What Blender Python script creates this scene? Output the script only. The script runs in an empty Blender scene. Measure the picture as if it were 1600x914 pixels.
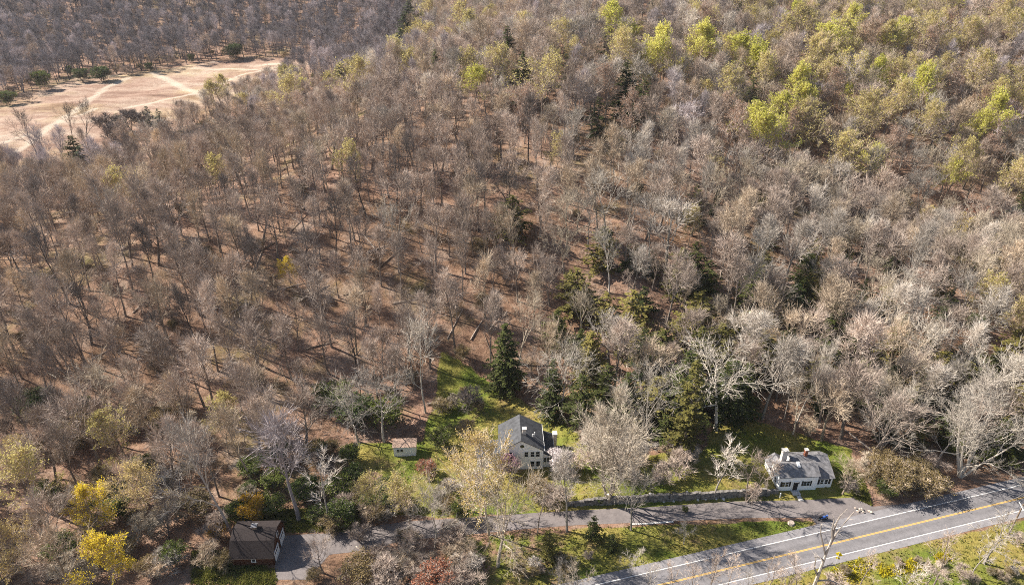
import bpy, math, random
import numpy as np
from mathutils import Vector
R = math.radians
S = bpy.context.scene
COL = S.collection

# ------------------------------------------------------------------ camera, sky, sun, exposure
CAM_H, PITCH, FPX = 103.0, R(29.0), 1067.0
cd = bpy.data.cameras.new('camera'); cam = bpy.data.objects.new('camera', cd); COL.objects.link(cam)
cam.location = (0, 0, CAM_H); cam.rotation_euler = (R(90) - PITCH, 0, 0)
cd.sensor_width = 36.0; cd.lens = 36.0 * FPX / 1600.0; cd.clip_start = 0.5; cd.clip_end = 6000
S.camera = cam
SUN_EL, SUN_AZ = R(40.0), R(-70.0)            # azimuth from +Y towards +X
w = bpy.data.worlds.new('World'); S.world = w; w.use_nodes = True
nt = w.node_tree; bg = nt.nodes['Background']
sky = nt.nodes.new('ShaderNodeTexSky'); sky.sky_type = 'NISHITA'; sky.sun_disc = False
sky.sun_elevation = SUN_EL; sky.sun_rotation = SUN_AZ; sky.altitude = 100
nt.links.new(sky.outputs[0], bg.inputs[0]); bg.inputs[1].default_value = 0.06
sd = bpy.data.lights.new('sun', 'SUN'); sd.energy = 5.0; sd.angle = R(0.5); sd.color = (1.0, 0.925, 0.83)
sun = bpy.data.objects.new('sun', sd); COL.objects.link(sun)
sv = Vector((math.sin(SUN_AZ) * math.cos(SUN_EL), math.cos(SUN_AZ) * math.cos(SUN_EL), math.sin(SUN_EL)))
sun.rotation_euler = sv.to_track_quat('Z', 'Y').to_euler()
sun.location = (-150, 50, 160)
S.view_settings.view_transform = 'Standard'; S.view_settings.look = 'None'
S.view_settings.exposure = 1.2; S.view_settings.gamma = 1.0
S.render.engine = 'CYCLES'
S.cycles.max_bounces = 6; S.cycles.diffuse_bounces = 3; S.cycles.transmission_bounces = 3
S.cycles.use_adaptive_sampling = False; S.cycles.use_denoising = False; S.cycles.filter_width = 0.95

# ------------------------------------------------------------------ terrain
CP = np.array([
 (-140,60,0),(-60,60,0),(0,60,0),(60,60,0),(140,60,0),(-140,95,0),(-60,105,0),(0,118,0),(60,110,0),(110,105,0),(170,95,0),
 (0,140,3),(0,165,13),(0,190,22),(0,220,30),(0,260,38),(0,290,42),(0,330,45),(0,380,47),
 (-60,140,3),(-60,165,13),(-60,190,21),(-60,220,28),(-60,260,31),(-50,300,34),(-60,335,24),(-60,400,25),
 (-110,120,0),(-110,140,5),(-110,165,13),(-110,190,18),(-110,220,18),(-108,250,17),(-112,285,12),(-120,315,15),
 (-150,130,3),(-150,160,8),(-155,190,10),(-150,220,10),(-155,250,8),(-160,280,9),(-210,200,6),(-215,240,7),
 (60,125,1),(60,150,8),(60,180,16),(60,215,24),(60,255,33),(60,300,42),(60,350,50),(60,400,54),
 (110,115,0),(110,140,5),(110,165,9),(115,190,10),(130,180,8),(140,170,7),(150,150,4),(180,160,2),(200,180,2),
 (90,218,15),(105,226,11),(130,210,4),(155,195,1),(190,200,2),(110,258,23),(140,245,17),(165,242,18),(137,300,35),(200,270,22),(150,380,48),(250,350,40),
 (-205,295,12),(-270,300,12),(-160,320,12),(-300,400,12),(-200,400,12),(-130,380,12),(-330,470,13),(-240,490,13),(-160,490,15),(-80,500,24),
 (30,480,60),(150,450,60),(300,450,55),(-420,580,30),(-250,600,32),(-120,620,42),(-400,760,75),(-200,760,76),(0,760,78),(250,760,90),(500,760,95),
 (-600,1000,95),(0,1050,100),(450,1050,115),(-700,500,20),(700,500,60),(-400,150,0),(400,150,0),
], float)
def _u(r2): return np.where(r2 > 1e-9, 0.5 * r2 * np.log(np.maximum(r2, 1e-9)), 0.0)
_P = CP[:, :2] / 100.0; _n = len(CP)
_K = _u(((_P[:, None] - _P[None]) ** 2).sum(-1)) + 0.004 * np.eye(_n)
_A = np.zeros((_n + 3, _n + 3)); _A[:_n, :_n] = _K; _A[:_n, _n] = 1; _A[:_n, _n + 1:] = _P
_A[_n, :_n] = 1; _A[_n + 1:, :_n] = _P.T
_W = np.linalg.solve(_A, np.concatenate([CP[:, 2], np.zeros(3)]))
def sstep(a, b, v):
    t = np.clip((v - a) / (b - a), 0, 1); return t * t * (3 - 2 * t)
FOOT_X = [-200, -130, -60, 0, 30, 60, 110, 200]; FOOT_Y = [95, 100, 122, 134, 126, 121, 109, 95]
# terrace behind the retaining wall (world polygon), raised 1.1 m
WALL = None
def bumps(x, y):
    return 0.5 * np.sin(x * .071 + 1.3 * np.sin(y * .043)) * np.cos(y * .083 + .7) + 0.3 * np.sin(x * .19 + y * .13) * np.cos(y * .21 - x * .07)
TERR = dict(x0=13.0, x1=51.0, ya=98.6, yb=101.4)
def hgt(x, y):
    x = np.asarray(x, float); y = np.asarray(y, float); sh = np.broadcast(x, y).shape
    xx = np.broadcast_to(x, sh).ravel(); yy = np.broadcast_to(y, sh).ravel()
    xc = np.clip(xx, -700, 700); yc = np.clip(yy, 40, 1080)
    q = np.stack([xc, yc], 1) / 100.0
    out = np.empty(len(xx))
    for i in range(0, len(xx), 20000):
        d2 = ((q[i:i + 20000, None] - _P[None]) ** 2).sum(-1)
        out[i:i + 20000] = _u(d2) @ _W[:_n] + _W[_n] + q[i:i + 20000] @ _W[_n + 1:]
    fy = np.interp(xx, FOOT_X, FOOT_Y) - 4
    k = sstep(0, 26, yy - fy)
    z = (out + 1.2 * bumps(xx, yy)) * k
    ty = np.interp(xx, [TERR['x0'], TERR['x1']], [TERR['ya'], TERR['yb']])
    z = z + 1.6 * sstep(-0.15, 0.15, yy - ty) * sstep(TERR['x0'] - 6, TERR['x0'] + 4, xx) * (1 - sstep(TERR['x1'], TERR['x1'] + 4, xx)) * (1 - k)
    return z.reshape(sh)
def hz(x, y): return float(hgt(np.array([x]), np.array([y]))[0])
CP_, SP_ = math.cos(PITCH), math.sin(PITCH)
def proj(x, y, z):
    d = y * CP_ - (z - CAM_H) * SP_
    return 800 + FPX * x / d, 457 - FPX * (y * SP_ + (z - CAM_H) * CP_) / d, d
def ray(px, py):
    a, b = (px - 800) / FPX, (457 - py) / FPX
    return np.array([a, CP_ + b * SP_, -SP_ + b * CP_])
def at(px, py, h=0.0, far=1400):
    """ground point under the place where a sight line comes within h of the ground"""
    d = ray(px, py); t = np.arange(70, far, 1.0)
    p = d[None] * t[:, None]; z = CAM_H + p[:, 2]
    g = hgt(p[:, 0], p[:, 1]) + h
    i = int(np.argmax(z <= g)) if (z <= g).any() else len(t) - 1
    if i > 0:
        a, b = z[i - 1] - g[i - 1], z[i] - g[i]; f = a / (a - b) if a != b else 0
        q = p[i - 1] + (p[i] - p[i - 1]) * f
    else: q = p[i]
    return float(q[0]), float(q[1]), hz(q[0], q[1])
def flat(px, py, z=0.0):
    d = ray(px, py); t = (z - CAM_H) / d[2]; return float(d[0] * t), float(d[1] * t)

# ------------------------------------------------------------------ material helpers
def mat(name, rough=0.9):
    m = bpy.data.materials.new(name); m.use_nodes = True
    n = m.node_tree.nodes; b = n['Principled BSDF']
    b.inputs['Roughness'].default_value = rough; b.inputs['Specular IOR Level'].default_value = 0.2
    return m, m.node_tree, b
def N(nt, t, **kw):
    n = nt.nodes.new(t)
    for k, v in kw.items():
        if k.startswith('i_'): n.inputs[int(k[2:])].default_value = v
        else: setattr(n, k, v)
    return n
def noise(nt, scale, detail=4, vec=None, rough=0.55):
    n = N(nt, 'ShaderNodeTexNoise'); n.inputs['Scale'].default_value = scale
    n.inputs['Detail'].default_value = detail; n.inputs['Roughness'].default_value = rough
    if vec is not None: nt.links.new(vec, n.inputs['Vector'])
    return n.outputs['Fac']
def ramp(nt, fac, stops):
    r = N(nt, 'ShaderNodeValToRGB'); e = r.color_ramp.elements
    while len(e) < len(stops): e.new(0.5)
    for k, (p, c) in enumerate(stops): e[k].position = p; e[k].color = (*c, 1)
    nt.links.new(fac, r.inputs[0]); return r.outputs[0]
def mix(nt, fac, a, b, mode='MIX'):
    m = N(nt, 'ShaderNodeMix', data_type='RGBA', blend_type=mode)
    for s, v in ((m.inputs[0], fac), (m.inputs[6], a), (m.inputs[7], b)):
        if hasattr(v, 'links'): nt.links.new(v, s)
        else: s.default_value = v if isinstance(v, (int, float)) else (*v, 1)
    return m.outputs[2]
def math_(nt, op, a, b=None, c=None):
    m = N(nt, 'ShaderNodeMath', operation=op)
    for k, v in enumerate((a, b, c)):
        if v is None: continue
        if hasattr(v, 'links'): nt.links.new(v, m.inputs[k])
        else: m.inputs[k].default_value = v
    return m.outputs[0]
def pos(nt): return N(nt, 'ShaderNodeNewGeometry').outputs['Position']
def bump(nt, b, h, strength=0.5, dist=0.1):
    n = N(nt, 'ShaderNodeBump'); n.inputs['Strength'].default_value = strength; n.inputs['Distance'].default_value = dist
    nt.links.new(h, n.inputs['Height']); nt.links.new(n.outputs[0], b.inputs['Normal'])
def simple(name, c, var=0.25, scale=2.0, rough=0.85, c2=None):
    m, t, b = mat(name, rough); v = noise(t, scale, 4, pos(t))
    lo = tuple(x * (1 - var) for x in c); hi = c2 or tuple(min(1, x * (1 + var)) for x in c)
    t.links.new(ramp(t, v, [(0.3, lo), (0.7, hi)]), b.inputs['Base Color']); return m

def bark_mat(name, k, scale=3.0):
    """bark or twig: the object's own colour times k, mottled"""
    m, t, b = mat(name, 0.9); oi = N(t, 'ShaderNodeObjectInfo')
    rv = math_(t, 'MULTIPLY_ADD', oi.outputs['Random'], 0.5, 0.75)
    nz = math_(t, 'MULTIPLY_ADD', noise(t, scale, 3, pos(t)), 1.0, 0.5)
    f = math_(t, 'MULTIPLY', math_(t, 'MULTIPLY', rv, nz), k)
    g = N(t, 'ShaderNodeCombineColor')
    for s in g.inputs[:3]: t.links.new(f, s)
    ta = N(t, 'ShaderNodeAttribute', attribute_name='tint', attribute_type='INSTANCER')
    t.links.new(mix(t, 1.0, ta.outputs['Color'], g.outputs[0], 'MULTIPLY'), b.inputs['Base Color'])
    return m
def leaf_mat(name, c1, c2, trans=0.35):
    m, t, b = mat(name, 0.7); oi = N(t, 'ShaderNodeObjectInfo')
    v = math_(t, 'ADD', math_(t, 'MULTIPLY', noise(t, 0.9, 3, pos(t)), 0.7), math_(t, 'MULTIPLY_ADD', oi.outputs['Random'], 0.4, -0.05))
    col = ramp(t, v, [(0.25, c1), (0.75, c2)])
    t.links.new(col, b.inputs['Base Color'])
    tr = N(t, 'ShaderNodeBsdfTranslucent'); t.links.new(col, tr.inputs[0])
    mx = N(t, 'ShaderNodeMixShader'); mx.inputs[0].default_value = trans
    t.links.new(b.outputs[0], mx.inputs[1]); t.links.new(tr.outputs[0], mx.inputs[2])
    t.links.new(mx.outputs[0], t.nodes['Material Output'].inputs[0]); return m

M = {}
M['bark'] = bark_mat('bark', 0.70); M['twig'] = bark_mat('twig', 1.4, 0.6)
M['palebark'] = bark_mat('pale_bark', .98, 1.2)
M['needle'] = leaf_mat('needles', (.02, .034, .008), (.09, .10, .02), .2)
M['cedar'] = leaf_mat('cedar_needles', (.06, .066, .015), (.25, .21, .055), .25)
M['lime'] = leaf_mat('lime_buds', (.50, .50, .09), (.74, .70, .20), .6)
M['olive'] = leaf_mat('olive_buds', (.44, .38, .13), (.64, .56, .23), .55)
M['yellow'] = leaf_mat('yellow_buds', (.60, .46, .03), (.84, .68, .07), .5)
M['gold'] = leaf_mat('gold_flowers', (.38, .21, .015), (.62, .38, .02), .35)
M['cream'] = leaf_mat('cream_buds', (.50, .38, .13), (.68, .55, .24), .5)
M['green'] = leaf_mat('green_leaves', (.03, .055, .01), (.13, .16, .025), .3)
M['blush'] = leaf_mat('blush_buds', (.30, .18, .12), (.42, .28, .20), .4)
M['white'] = leaf_mat('white_blossom', (.62, .56, .55), (.85, .80, .78), .3)
M['mauve'] = leaf_mat('mauve_blossom', (.34, .20, .24), (.52, .36, .40), .3)
M['rust'] = leaf_mat('rust_leaves', (.20, .07, .04), (.34, .14, .08), .3)
M['dryleaf'] = leaf_mat('dry_leaves', (.12, .095, .035), (.26, .19, .08), .3)
M['siding'] = simple('white_siding', (.90, .90, .89), .06, 1.5, .6)
M['trim'] = simple('white_trim', (.80, .80, .78), .04, 3, .5)
M['shingle'] = simple('grey_shingle', (.19, .185, .19), .35, 1.5, .9)
M['slate'] = simple('charcoal_shingle', (.075, .077, .082), .35, 1.2, .9)
M['darkshingle'] = simple('dark_shingle', (.05, .055, .06), .35, 6, .9)
M['brownshingle'] = simple('brown_shingle', (.032, .025, .024), .35, 5, .9)
M['redboard'] = simple('red_board', (.07, .024, .012), .45, 4, .8)
M['glass'], _t, _b = mat('dark_glass', 0.08); _b.inputs['Base Color'].default_value = (.015, .018, .022, 1); _b.inputs['Specular IOR Level'].default_value = .5
M['black'] = simple('black_paint', (.018, .02, .022), .3, 5, .5)
M['brick'] = simple('brick', (.26, .10, .06), .35, 9, .9)
M['palebrick'] = simple('whitewashed_brick', (.60, .55, .50), .25, 6, .9)
M['rusttin'] = simple('rusty_tin', (.30, .21, .16), .4, 3, .7)
M['stone'] = simple('field_stone', (.18, .165, .15), .7, 1.8, .95)
M['palestone'] = simple('pale_stone', (.60, .56, .51), .25, 3, .9)
M['concrete'] = simple('concrete', (.52, .50, .47), .2, 2, .9)
M['wood'] = simple('weathered_wood', (.20, .15, .11), .4, 4, .9)
M['logwood'] = simple('bleached_log', (.46, .38, .31), .35, 3, .9)
M['signyellow'] = simple('sign_yellow', (.80, .62, .01), .06, 5, .5)
M['steel'] = simple('galvanised_steel', (.45, .47, .47), .15, 5, .4)
M['blue'] = simple('blue_paint', (.10, .22, .62), .2, 8, .35)
M['rubber'] = simple('black_rubber', (.015, .015, .016), .2, 8, .8)
M['soil'] = simple('bare_soil', (.20, .13, .08), .4, 2)

# ------------------------------------------------------------------ mesh helpers
class MB:
    def __init__(s): s.v = []; s.f = []; s.m = []
    def add(s, vs, fs, mi=0):
        o = len(s.v); s.v.extend(vs); s.f.extend([tuple(i + o for i in f) for f in fs]); s.m.extend([mi] * len(fs))
    def box(s, c, d, rz=0.0, mi=0):
        x, y, z = (k / 2 for k in d); ca, sa = math.cos(rz), math.sin(rz)
        P = [(-x, -y, -z), (x, -y, -z), (x, y, -z), (-x, y, -z), (-x, -y, z), (x, -y, z), (x, y, z), (-x, y, z)]
        s.add([(c[0] + p[0] * ca - p[1] * sa, c[1] + p[0] * sa + p[1] * ca, c[2] + p[2]) for p in P],
              [(0, 3, 2, 1), (4, 5, 6, 7), (0, 1, 5, 4), (1, 2, 6, 5), (2, 3, 7, 6), (3, 0, 4, 7)], mi)
    def prism(s, prof, a0, a1, axis='x', mi=0):
        """closed profile of (u, z) swept along x or y"""
        n = len(prof)
        mk = (lambda a, p: (a, p[0], p[1])) if axis == 'x' else (lambda a, p: (p[0], a, p[1]))
        s.add([mk(a0, p) for p in prof] + [mk(a1, p) for p in prof],
              [tuple(range(n))[::-1], tuple(range(n, 2 * n))] + [(i, (i + 1) % n, n + (i + 1) % n, n + i) for i in range(n)], mi)
    def tube(s, pts, rads, k=4, mi=0, cap=True):
        n = len(pts); o = len(s.v); fs = []
        for i in range(n):
            a = pts[max(i - 1, 0)]; b = pts[min(i + 1, n - 1)]
            dx, dy, dz = b[0] - a[0], b[1] - a[1], b[2] - a[2]; L = math.sqrt(dx * dx + dy * dy + dz * dz) or 1
            dx /= L; dy /= L; dz /= L
            if abs(dz) < .9: ux, uy, uz = -dy, dx, 0.0
            else: ux, uy, uz = 0.0, -dz, dy
            L = math.sqrt(ux * ux + uy * uy + uz * uz) or 1; ux /= L; uy /= L; uz /= L
            wx, wy, wz = dy * uz - dz * uy, dz * ux - dx * uz, dx * uy - dy * ux
            r = rads[i]; p = pts[i]
            for j in range(k):
                a = 2 * math.pi * j / k; ca, sa = r * math.cos(a), r * math.sin(a)
                s.v.append((p[0] + ux * ca + wx * sa, p[1] + uy * ca + wy * sa, p[2] + uz * ca + wz * sa))
        for i in range(n - 1):
            for j in range(k):
                j2 = (j + 1) % k
                fs.append((o + i * k + j, o + i * k + j2, o + (i + 1) * k + j2, o + (i + 1) * k + j))
        if cap: fs.append(tuple(o + (n - 1) * k + j for j in range(k)))
        s.f.extend(fs); s.m.extend([mi] * len(fs))
    def mesh(s, name, mats):
        me = bpy.data.meshes.new(name); me.from_pydata(s.v, [], s.f)
        for m in (mats if isinstance(mats, (list, tuple)) else [mats]): me.materials.append(m)
        if any(s.m): me.polygons.foreach_set('material_index', np.array(s.m, np.int32))
        me.update(); return me
    def build(s, name, mats, parent=None):
        o = bpy.data.objects.new(name, s.mesh(name, mats)); COL.objects.link(o); o.parent = parent; return o
def tag(o, label=None, cat=None, group=None, kind=None):
    if label: o['label'] = label
    if cat: o['category'] = cat
    if group: o['group'] = group
    if kind: o['kind'] = kind
    return o
def empty(name, loc, rz=0.0, label=None, cat=None, group=None):
    o = bpy.data.objects.new(name, None); COL.objects.link(o); o.location = loc; o.rotation_euler = (0, 0, rz)
    o.empty_display_size = .5
    return tag(o, label, cat, group)
def sheet(name, polys, z, m, kind='structure'):
    b = MB()
    for p in polys: b.add([(q[0], q[1], z) for q in p], [tuple(range(len(p)))])
    o = b.build(name, m); o['kind'] = kind; return o
def inpoly(px, py, poly):
    px = np.asarray(px); py = np.asarray(py); c = np.zeros(px.shape, bool); n = len(poly)
    for i in range(n):
        x1, y1 = poly[i]; x2, y2 = poly[(i + 1) % n]
        if y1 == y2: continue
        c ^= ((y1 > py) != (y2 > py)) & (px < (x2 - x1) * (py - y1) / (y2 - y1) + x1)
    return c

# ------------------------------------------------------------------ regions, outlined where they lie and carried to the ground
LAWN = [[(690,545),(770,600),(840,640),(905,675),(915,700),(960,712),(1100,705),(1120,650),(1170,655),(1290,690),(1330,700),(1340,760),(1330,778),
         (1190,785),(905,800),(760,806),(690,808),(600,800),(600,740),(545,730),(545,690),(600,690),(660,690),(675,640)],
        [(690,840),(830,828),(1050,820),(1275,812),(1275,822),(1000,890),(940,914),(700,990),(690,930)],
        [(1000,960),(1250,890),(1600,812),(1720,790),(1720,1000),(1000,1000)],
        [(1325,735),(1345,740),(1362,790),(1345,792),(1325,760)],
        [(370,800),(560,790),(560,830),(440,832),(370,822)], [(300,860),(360,860),(440,895),(430,914),(300,914)]]
FIELD = [(-160,225),(0,160),(60,145),(120,122),(250,110),(345,94),(420,92),(480,96),(500,104),(470,112),(340,175),(300,200),(225,250),(0,300),(-160,320)]

def grid_lines(segs):
    out = []
    for a, b, d in segs: out += list(np.arange(a, b, d))
    return np.array(out + [segs[-1][1]])
gx = grid_lines([(-1500, -400, 60), (-400, -340, 7), (-340, -90, 3), (-90, 110, 1.2), (110, 160, 3), (160, 400, 7), (400, 1500, 60)])
gy = grid_lines([(-300, 50, 25), (50, 78, 4), (78, 140, .8), (140, 200, 2), (200, 480, 3), (480, 700, 7), (700, 1500, 40), (1500, 3000, 250)])
GX, GY = np.meshgrid(gx, gy); GZ = hgt(GX, GY); GZ = np.where(GY > 1080, GZ + (GY - 1080) * .02, GZ)
nx, ny = len(gx), len(gy)
gv = np.stack([GX.ravel(), GY.ravel(), GZ.ravel()], 1)
idx = np.arange(nx * ny).reshape(ny, nx)
gf = np.stack([idx[:-1, :-1], idx[:-1, 1:], idx[1:, 1:], idx[1:, :-1]], -1).reshape(-1, 4)
gm = bpy.data.meshes.new('ground')
gm.vertices.add(len(gv)); gm.vertices.foreach_set('co', gv.ravel())
gm.loops.add(len(gf) * 4); gm.loops.foreach_set('vertex_index', gf.ravel().astype(np.int32))
gm.polygons.add(len(gf)); gm.polygons.foreach_set('loop_start', np.arange(0, len(gf) * 4, 4, dtype=np.int32)); gm.polygons.foreach_set('loop_total', np.full(len(gf), 4, np.int32))
gm.update(); gm.shade_smooth()
pu, pv, pd = proj(gv[:, 0], gv[:, 1], gv[:, 2])
front = pd > 20
lawn = np.zeros(len(gv)); fieldm = np.zeros(len(gv))
for p in LAWN: lawn = np.maximum(lawn, np.where((pu < 905) & (pv > 822), .52, 1.0) * np.where((pu > 1255) & (pv > 862), .8, 1.0) * (inpoly(pu, pv, p) & front & (gv[:, 1] < 190)).astype(float))
fieldm = (inpoly(pu, pv, FIELD) & (gv[:, 1] > 230) & (gv[:, 0] < -90)).astype(float)
def blur(a, it):
    a = a.reshape(ny, nx)
    for _ in range(it):
        b = np.pad(a, 1, mode='edge'); a = (b[:-2, 1:-1] + b[2:, 1:-1] + b[1:-1, :-2] + b[1:-1, 2:] + 2 * a) / 6
    return a.ravel()
lawn = blur(lawn, 2); fieldm = blur(fieldm, 1)
pathm = np.zeros(len(gv))
for pts, wd in (([(240,114),(265,127),(290,140),(325,154)], 3.2), ([(0,252),(40,228),(85,195),(130,165),(165,138),(200,122)], 2.2), ([(195,170),(250,158),(300,147),(370,120),(440,104)], 1.6), ([(300,107),(360,108),(430,110),(470,106)], 2.0), ([(0,225),(60,205),(150,170)], 1.4), ([(330,140),(390,126),(450,112)], 1.4), ([(300,97),(380,101),(460,100)], 1.5)):
    Q = np.array([at(*p)[:2] for p in pts])
    for p0, p1 in zip(Q[:-1], Q[1:]):
        d_ = p1 - p0; L_ = d_ @ d_; t_ = np.clip(((gv[:, :2] - p0) @ d_) / L_, 0, 1); dist = np.linalg.norm(gv[:, :2] - (p0 + t_[:, None] * d_), axis=1)
        pathm = np.maximum(pathm, np.clip(1.25 - dist / (wd * 1.3), 0, 1))
for nm, arr in (('lawn_cover', lawn), ('field_cover', fieldm), ('path_cover', pathm)):
    a = gm.attributes.new(nm, 'FLOAT', 'POINT'); a.data.foreach_set('value', arr.astype(np.float32))
m, t, b = mat('ground_cover', 0.95); P_ = pos(t)
litter = ramp(t, noise(t, .55, 8, P_, .7), [(.22, (.07, .042, .029)), (.42, (.225, .132, .09)), (.58, (.345, .215, .15)), (.8, (.47, .335, .25))])
litter = mix(t, ramp(t, noise(t, .035, 3, P_), [(.4, (0, 0, 0)), (.62, (1, 1, 1))]), litter, mix(t, 1.0, litter, (.70, .68, .58), 'MULTIPLY'))
moss = ramp(t, noise(t, .7, 6, P_, .7), [(.3, (.07, .07, .02)), (.6, (.20, .17, .06)), (.8, (.33, .27, .11))])
litter = mix(t, ramp(t, noise(t, .022, 6, P_, .7), [(.53, (0, 0, 0)), (.66, (.85, .85, .85))]), litter, moss)
litter = mix(t, ramp(t, noise(t, .11, 7, P_, .75), [(.50, (0, 0, 0)), (.64, (.8, .8, .8))]), litter, ramp(t, noise(t, 1.1, 6, P_, .7), [(.3, (.18, .125, .09)), (.7, (.44, .335, .265))]))
g1 = ramp(t, noise(t, .8, 7, P_, .7), [(.25, (.06, .085, .014)), (.5, (.135, .175, .024)), (.75, (.23, .235, .045))])
g2 = ramp(t, noise(t, .9, 7, P_, .7), [(.25, (.15, .11, .03)), (.5, (.27, .22, .055)), (.75, (.38, .32, .11))])
grass = mix(t, ramp(t, noise(t, .06, 4, P_, .6), [(.42, (0, 0, 0)), (.6, (1, 1, 1))]), g1, g2)
fmap = N(t, 'ShaderNodeMapping'); fmap.inputs['Scale'].default_value = (.5, 1.4, 1); fmap.inputs['Rotation'].default_value = (0, 0, R(-25)); t.links.new(P_, fmap.inputs['Vector'])
f1 = ramp(t, noise(t, .05, 8, fmap.outputs[0], .68), [(.3, (.20, .12, .085)), (.42, (.32, .205, .15)), (.5, (.41, .29, .22)), (.6, (.48, .37, .285)), (.72, (.57, .47, .375))])
f2 = ramp(t, noise(t, .35, 6, P_, .7), [(.3, (.62, .55, .5)), (.7, (1, 1, 1))])
fld = mix(t, 1.0, f1, f2, 'MULTIPLY')
fld = mix(t, ramp(t, noise(t, .018, 5, P_, .65), [(.5, (0, 0, 0)), (.62, (.7, .7, .7))]), fld, mix(t, 1.0, fld, (1.0, 1.05, .78), 'MULTIPLY'))
grass = mix(t, ramp(t, noise(t, .16, 7, P_, .75), [(.54, (0, 0, 0)), (.68, (.75, .75, .75))]), grass, litter)
la = N(t, 'ShaderNodeAttribute', attribute_name='lawn_cover').outputs['Fac']; fa = N(t, 'ShaderNodeAttribute', attribute_name='field_cover').outputs['Fac']
pa = N(t, 'ShaderNodeAttribute', attribute_name='path_cover').outputs['Fac']
edge = lambda a, sc: ramp(t, math_(t, 'ADD', a, math_(t, 'MULTIPLY_ADD', noise(t, sc, 5, P_, .65), .9, -.45)), [(.42, (0, 0, 0)), (.58, (1, 1, 1))])
c = mix(t, edge(la, .35), litter, grass); fld = mix(t, math_(t, 'MULTIPLY', ramp(t, math_(t, 'ADD', pa, math_(t, 'MULTIPLY_ADD', noise(t, .5, 6, P_, .7), 1.2, -.6)), [(.3, (0, 0, 0)), (.85, (1, 1, 1))]), .75), fld, (.54, .45, .35)); c = mix(t, edge(fa, .06), c, fld)
t.links.new(c, b.inputs['Base Color'])
bump(t, b, noise(t, 1.6, 6, P_, .75), .9, .5)
gm.materials.append(m)
ground = bpy.data.objects.new('ground', gm); COL.objects.link(ground); ground['kind'] = 'structure'

# ------------------------------------------------------------------ roads
def asphalt(name, lo, hi, sc):
    m, t, b = mat(name, .85); P_ = pos(t)
    v = math_(t, 'ADD', math_(t, 'MULTIPLY', noise(t, sc, 6, P_, .65), .6), math_(t, 'MULTIPLY', noise(t, 7, 4, P_, .8), .4))
    cr = ramp(t, noise(t, .45, 9, P_, .8), [(.485, (1, 1, 1)), (.5, (.55, .55, .55)), (.515, (1, 1, 1))])
    t.links.new(mix(t, 1.0, ramp(t, v, [(.3, lo), (.7, hi)]), cr, 'MULTIPLY'), b.inputs['Base Color'])
    bump(t, b, noise(t, 14, 4, P_, .8), .4, .04); return m
M['asphalt'] = asphalt('road_asphalt', (.19, .18, .185), (.30, .285, .29), .35)
M['drive'] = asphalt('driveway_asphalt', (.13, .115, .112), (.235, .205, .195), .5)
M['lane'] = simple('white_road_paint', (.66, .65, .62), .3, 3, .7)
M['lanegold'] = simple('yellow_road_paint', (.58, .37, .11), .15, 3, .7)
A0, A1 = np.array(flat(1029, 914)), np.array(flat(1600, 777))      # centre line
ud = (A1 - A0) / np.linalg.norm(A1 - A0); un = np.array([-ud[1], ud[0]])   # un points to the houses
def lane_off(px, py): return float((np.array(flat(px, py)) - A0) @ un)
W_UP = (lane_off(1000, 899) + lane_off(1600, 755)) / 2; W_DN = (lane_off(1124, 914) + lane_off(1600, 796)) / 2
E_UP = (lane_off(1000, 889) + lane_off(1271, 815)) / 2; E_DN = (lane_off(1271, 889) + lane_off(1600, 808)) / 2
def strip(o0, o1, s0=-80, s1=260, n=1): 
    q = []
    for i in range(n):
        a, c = s0 + (s1 - s0) * i / n, s0 + (s1 - s0) * (i + 1) / n
        q.append([tuple(A0 + ud * a + un * o0), tuple(A0 + ud * c + un * o0), tuple(A0 + ud * c + un * o1), tuple(A0 + ud * a + un * o1)])
    return q
ROADQ = strip(E_DN, E_UP)[0]
_t = M['asphalt'].node_tree; _b = _t.nodes['Principled BSDF']; _old = _b.inputs['Base Color'].links[0].from_socket
_vm = N(_t, 'ShaderNodeVectorMath', operation='DOT_PRODUCT'); _t.links.new(pos(_t), _vm.inputs[0]); _vm.inputs[1].default_value = (un[0], un[1], 0)
_ac = math_(_t, 'ADD', math_(_t, 'ADD', _vm.outputs['Value'], -float(A0 @ un)), math_(_t, 'MULTIPLY_ADD', noise(_t, .5, 4, pos(_t)), .5, -.25))
_fr = math_(_t, 'MULTIPLY_ADD', _ac, 1 / 12.0, .5)
_k = [(0, 1.18), (.5 + (W_DN - .1) / 12, 1.18), (.5 + (W_DN + .5) / 12, .98), (.5 - 2.6 / 12, .82), (.5 - 1.8 / 12, 1.0), (.5 - .95 / 12, .82), (.5 - .2 / 12, .95), (.5 + .9 / 12, .80), (.5 + 1.75 / 12, 1.0), (.5 + 2.6 / 12, .82), (.5 + (W_UP + .2) / 12, 1.1)]
_t.links.new(mix(_t, 1.0, _old, ramp(_t, _fr, [(min(max(p, 0), 1), (v * .85, v * .85, v * .85)) for p, v in sorted(_k)]), 'MULTIPLY'), _b.inputs['Base Color'])
sheet('road', [ROADQ], .03, M['asphalt'])
sheet('road_marking', strip(W_UP - .08, W_UP + .08), .036, M['lane'])
sheet('road_marking', strip(W_DN - .08, W_DN + .08), .036, M['lane'])
sheet('road_marking', strip(-.17, -.035), .036, M['lanegold'])
sheet('road_marking', strip(.035, .17), .036, M['lanegold'])
DRV_U = [(430,838),(480,834),(530,832),(600,819),(640,814),(740,808),(820,802),(900,797),(1012,792),(1147,783),(1260,781),(1333,777),(1365,791),(1420,786)]
DRV_L = [(430,905),(480,905),(515,866),(560,861),(627,845),(674,840),(740,834),(820,826),(900,820),(1000,816),(1166,809),(1267,808),(1275,818)]
drv = [flat(*p) for p in DRV_U] + [flat(1420, 800), flat(1275, 836)] + [flat(*p) for p in DRV_L[::-1]]
sheet('driveway', [drv], .022, M['drive'])
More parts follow.
